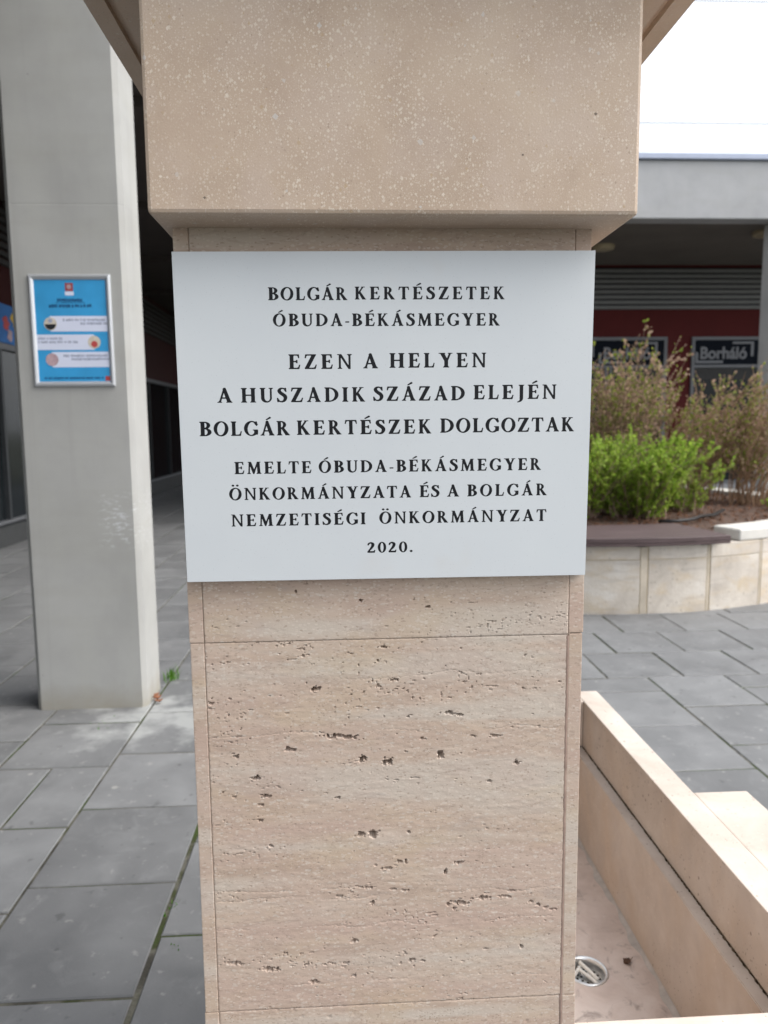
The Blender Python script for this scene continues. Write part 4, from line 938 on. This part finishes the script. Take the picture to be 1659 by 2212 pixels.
for k in range(28):
    a0 = RA0+(RA1-RA0)*k/28; a1 = RA0+(RA1-RA0)*(k+1)/28; arc_block('rim_block', a0+.0012, a1-.0012, PR-.30, PR+.004, .576, .675, M['white'], PL, 5, .010)
arc_block('backing_ring', 0, 2*math.pi*.9999, PR-.30, PR-.165, -.02, .573, M['mortar'], PL, 64, 0)
arc_block('backing_ring', 0, 2*math.pi*.9999, PR-.162, PR-.0045, -.02, .568, plain('sandy_grout', (.38,.31,.21), .9, var=.3, scale=9), PL, 96, 0)
# soil mound
bm = bmesh.new(); rs = np.random.RandomState(4); rings = []
for i in range(27):
    r_ = (PR-.28)*i/26
    rings.append([bm.verts.new((PX_+r_*math.cos(2*math.pi*k/72), PY_+r_*math.sin(2*math.pi*k/72), .60+.05*(1-i/26)+.022*rs.rand())) for k in range(72)])
for A, B in zip(rings, rings[1:]):
    for k in range(72): bm.faces.new((A[k], A[(k+1)%72], B[(k+1)%72], B[k]))
sl = bmobj('soil', bm, M['soil'], PL)
# mulch chips
bm = bmesh.new(); rr = random.Random(31)
for _ in range(2600):
    a = RAD(rr.uniform(-130, 40)); r_ = (PR-.3)*math.sqrt(rr.uniform(.25,1)); c = Vector((PX_+r_*math.cos(a), PY_+r_*math.sin(a), .63+.05*(1-r_/(PR-.28)))); u = Vector((rr.gauss(0,1),rr.gauss(0,1),rr.gauss(0,.4))).normalized()*rr.uniform(.01,.03); w_ = Vector((rr.gauss(0,1),rr.gauss(0,1),rr.gauss(0,.5))).normalized()*.008
    bm.faces.new([bm.verts.new(c+u+w_), bm.verts.new(c+u-w_), bm.verts.new(c-u-w_), bm.verts.new(c-u+w_)])
tag(bmobj('mulch_chips', bm, leafmat('mulch_chip', (.055,.03,.02), (.24,.12,.07)), PL), kind='stuff')
# bench
BN = thing('wooden_bench', (2.2, 6.3, .57), 'dark brown slatted bench seat set into the rim of the round planter', 'bench')
b0, b1 = RAD(-126), RAD(-76.3)
for k in range(6):
    r1 = PR+.115 - k*.135; arc_block('seat_board', b0, b1 - (.0)+k*.004, r1-.128, r1, .612, .655, M['board'], BN, 16, .004)
arc_block('front_board', b0, b1, PR+.075, PR+.113, .585, .6115, M['board'], BN, 16, .003)
for k in range(5):
    a = b0+(b1-b0)*(.08+.21*k); arc_block('support_bar', a-.012, a+.012, PR-.62, PR+.07, .573, .611, M['hose'], BN, 1, 0)
bm = bmesh.new(); tube(bm, [(2.93,6.75,.665),(3.10,6.72,.668),(3.28,6.80,.672),(3.45,6.98,.672),(3.7,7.2,.665),(4.0,7.6,.66)], .016, 8)
tag(bmobj('irrigation_hose', bm, M['hose'], None, True), 'black irrigation hose lying on the planter soil behind the bench', 'hose')

# ------------------------------------------------------------------ shrubs
def shrub(name, x, y, z, h, spread, stems, leaves_per, mats, leafsize, label, grp, seed, twigmat, lean=(0,0), low=0.25, thick=.0075):
    R_ = random.Random(seed); T = thing(name, (x,y,z), label, 'shrub', grp)
    bm = bmesh.new(); lbs = [bmesh.new() for _ in mats]
    def leaf(p, d, sz, k):
        b = lbs[k]; d = (d + Vector((R_.gauss(0,.6),R_.gauss(0,.6),R_.gauss(0,.6)))).normalized(); s_ = d.orthogonal().normalized(); s_ = (Matrix.Rotation(R_.uniform(0,6.28),3,d) @ s_)*sz*R_.uniform(.28,.42); nrm = d.cross(s_).normalized()*sz*.12
        b.faces.new([b.verts.new(p), b.verts.new(p+d*sz*.5+s_+nrm), b.verts.new(p+d*sz), b.verts.new(p+d*sz*.5-s_+nrm)])
    for i in range(stems):
        a = R_.uniform(0, 6.283); rb = spread*.35*math.sqrt(R_.random()); p = Vector((x+rb*math.cos(a), y+rb*math.sin(a), z)); hh = h*R_.uniform(.55,1.0); out = spread*R_.uniform(.2,.8)
        n = 7; pts = []
        wv = Vector((R_.gauss(0,.05),R_.gauss(0,.05),0))
        for k in range(n):
            t = k/(n-1); pts.append(p + Vector((math.cos(a)*out*t**1.4+lean[0]*t*t, math.sin(a)*out*t**1.4+lean[1]*t*t, hh*t)) + wv*math.sin(t*5+i))
        tube(bm, pts, [thick*(1-.75*k/(n-1)) for k in range(n)], 4)
        for j in range(9):
            t = R_.uniform(.02 if low < .1 else .2, 1.0); k = min(n-2, int(t*(n-1))); q = pts[k].lerp(pts[k+1], t*(n-1)-k); d = (pts[k+1]-pts[k]).normalized(); d = (d + Vector((R_.gauss(0,.55),R_.gauss(0,.55),R_.gauss(.1,.3)))).normalized(); L = h*R_.uniform(.08,.22)
            tw = [q, q+d*L*.5+Vector((0,0,.01)), q+d*L+Vector((R_.gauss(0,.02),R_.gauss(0,.02),.03))]; tube(bm, tw, [.0045,.0035,.002], 3)
            for _ in range(leaves_per):
                u = R_.random()
                if t < low and R_.random() < .6: continue
                pp = tw[0].lerp(tw[2], u); leaf(pp, d, leafsize*R_.uniform(.6,1.3), R_.choices(range(len(mats)), [m[1] for m in mats])[0])
    bmobj('stems', bm, twigmat, T)
    for (m, _), b in zip(mats, lbs): tag(bmobj('foliage', b, m, T), kind='stuff')
    return T
TL = [(M['tanleaf'], .55), (M['ygreen'], .45)]
GT = 'bare reddish shrubs growing in the round planter'
shrub('bare_shrub', 3.05, 8.55, .62, 1.72, .74, 92, 10, TL, .042, 'tallest bare reddish shrub, directly behind the bright green bush', GT, 1, M['twig'])
shrub('bare_shrub', 3.55, 9.1, .62, 1.6, .6, 50, 10, TL, .042, 'bare shrub in front of the red wall strip between the two shop windows', GT, 2, M['twig'])
shrub('bare_shrub', 4.35, 9.0, .62, 1.5, .8, 74, 10, TL, .040, 'wide bare orange-twigged shrub in front of the window under the shop sign', GT, 3, M['twig2'], (.5,0))
shrub('bare_shrub', 4.75, 8.4, .62, 1.55, .65, 56, 10, TL, .036, 'leaning bare orange-twigged shrub at the planter edge near the far column', GT, 4, M['twig2'], (.6,0))
shrub('bare_shrub', 2.3, 8.6, .62, 1.9, .6, 60, 6, TL, .042, 'bare shrub mostly hidden behind the pedestal and plaque', GT, 5, M['twig'])
GG = 'bright green bushes in the round planter'
shrub('green_bush', 2.95, 7.35, .62, .76, .72, 130, 20, [(M['green'], .85), (M['ygreen'], .15)], .036, 'bright green leafy bush growing just behind the bench', GG, 6, M['twig'], low=.05)
shrub('green_bush', 2.35, 7.45, .62, .80, .66, 110, 19, [(M['green'], .85), (M['ygreen'], .15)], .036, 'bright green bush partly hidden behind the plaque', GG, 7, M['twig'], low=.05)
shrub('green_bush', 3.65, 7.75, .62, .62, .4, 34, 10, [(M['green'], .6), (M['ygreen'], .4)], .034, 'smaller thin yellow-green bush to the right of the dense green one', GG, 8, M['twig'], low=.05)
shrub('green_bush', 4.75, 7.75, .60, .16, .18, 10, 5, [(M['green'], 1.0)], .040, 'tiny green sprout on the reddish mulch by the far planter rim', GG, 9, M['twig'], low=.0)

# ------------------------------------------------------------------ overhead cables, weeds, leaves
for z_, lab in ((9.375, 'lower thin overhead cable crossing the white sky above the roof'), (12.37, 'upper thin overhead cable crossing the white sky')):
    bm = bmesh.new(); tube(bm, [(x_, 20, z_+.00004*(x_-9)**2*2) for x_ in range(-60, 90, 6)], .010, 6); tag(bmobj('overhead_cable', bm, M['cable']), lab, 'cable', 'overhead cables')
def tuft(x, y, n, h, label, seed, sp=.02):
    R_ = random.Random(seed); bm = bmesh.new()
    for _ in range(n):
        p = Vector((x+R_.gauss(0,sp), y+R_.gauss(0,sp*1.6), -.01)); a = R_.uniform(0,6.28); hh = h*R_.uniform(.5,1.1); d = Vector((math.cos(a),math.sin(a),0))*hh*R_.uniform(.1,.6); s_ = Vector((-math.sin(a),math.cos(a),0))*.0022
        m_ = p+d*.4+Vector((0,0,hh*.65)); t_ = p+d+Vector((0,0,hh))
        A = [bm.verts.new(p+s_),bm.verts.new(p-s_),bm.verts.new(m_-s_*.8),bm.verts.new(m_+s_*.8)]; tp = bm.verts.new(t_)
        bm.faces.new(A); bm.faces.new((A[3],A[2],tp))
    return tag(bmobj('grass_tuft', bm, M['grass']), label, 'grass tuft', 'grass tufts growing in paving joints')
tuft(-1.125, 4.62, 60, .085, 'lush grass tuft in the paving joint beside the concrete column', 1, .022)
tuft(-1.33, 3.925, 14, .016, 'thin flat grass growing in the joint in front of the concrete column', 2, .03)
tuft(-.604, 2.33, 12, .02, 'sparse moss-green grass in the wide dark joint beside the pedestal', 3, .012)
tuft(-.545, 2.13, 6, .018, 'tiny weed curl on the dark slab by the pedestal', 4, .008)
R_ = random.Random(12)
for k in range(3):
    bm = bmesh.new(); c = Vector((-1.135+.02*k, 4.28-.045*k, .004)); vs_ = [bm.verts.new(c+Vector((.034*math.cos(a*1.047)*(1 if a%2 else .45), .03*math.sin(a*1.047)*(1 if a%2 else .45), .012+.012*R_.random()))) for a in range(6)]
    cc = bm.verts.new(c+Vector((0,0,.002)))
    for a in range(6): bm.faces.new((vs_[a], vs_[(a+1)%6], cc))
    tag(bmobj('fallen_leaf', bm, M['leafred']), ('reddish dry leaf nearest the grass tuft at the column foot','reddish dry leaf between two others at the column foot','reddish dry leaf nearest the front corner of the column foot')[k], 'leaf', 'dry leaves at the column foot')
for o in bpy.data.objects:
    if '_w' in o: del o['_w']
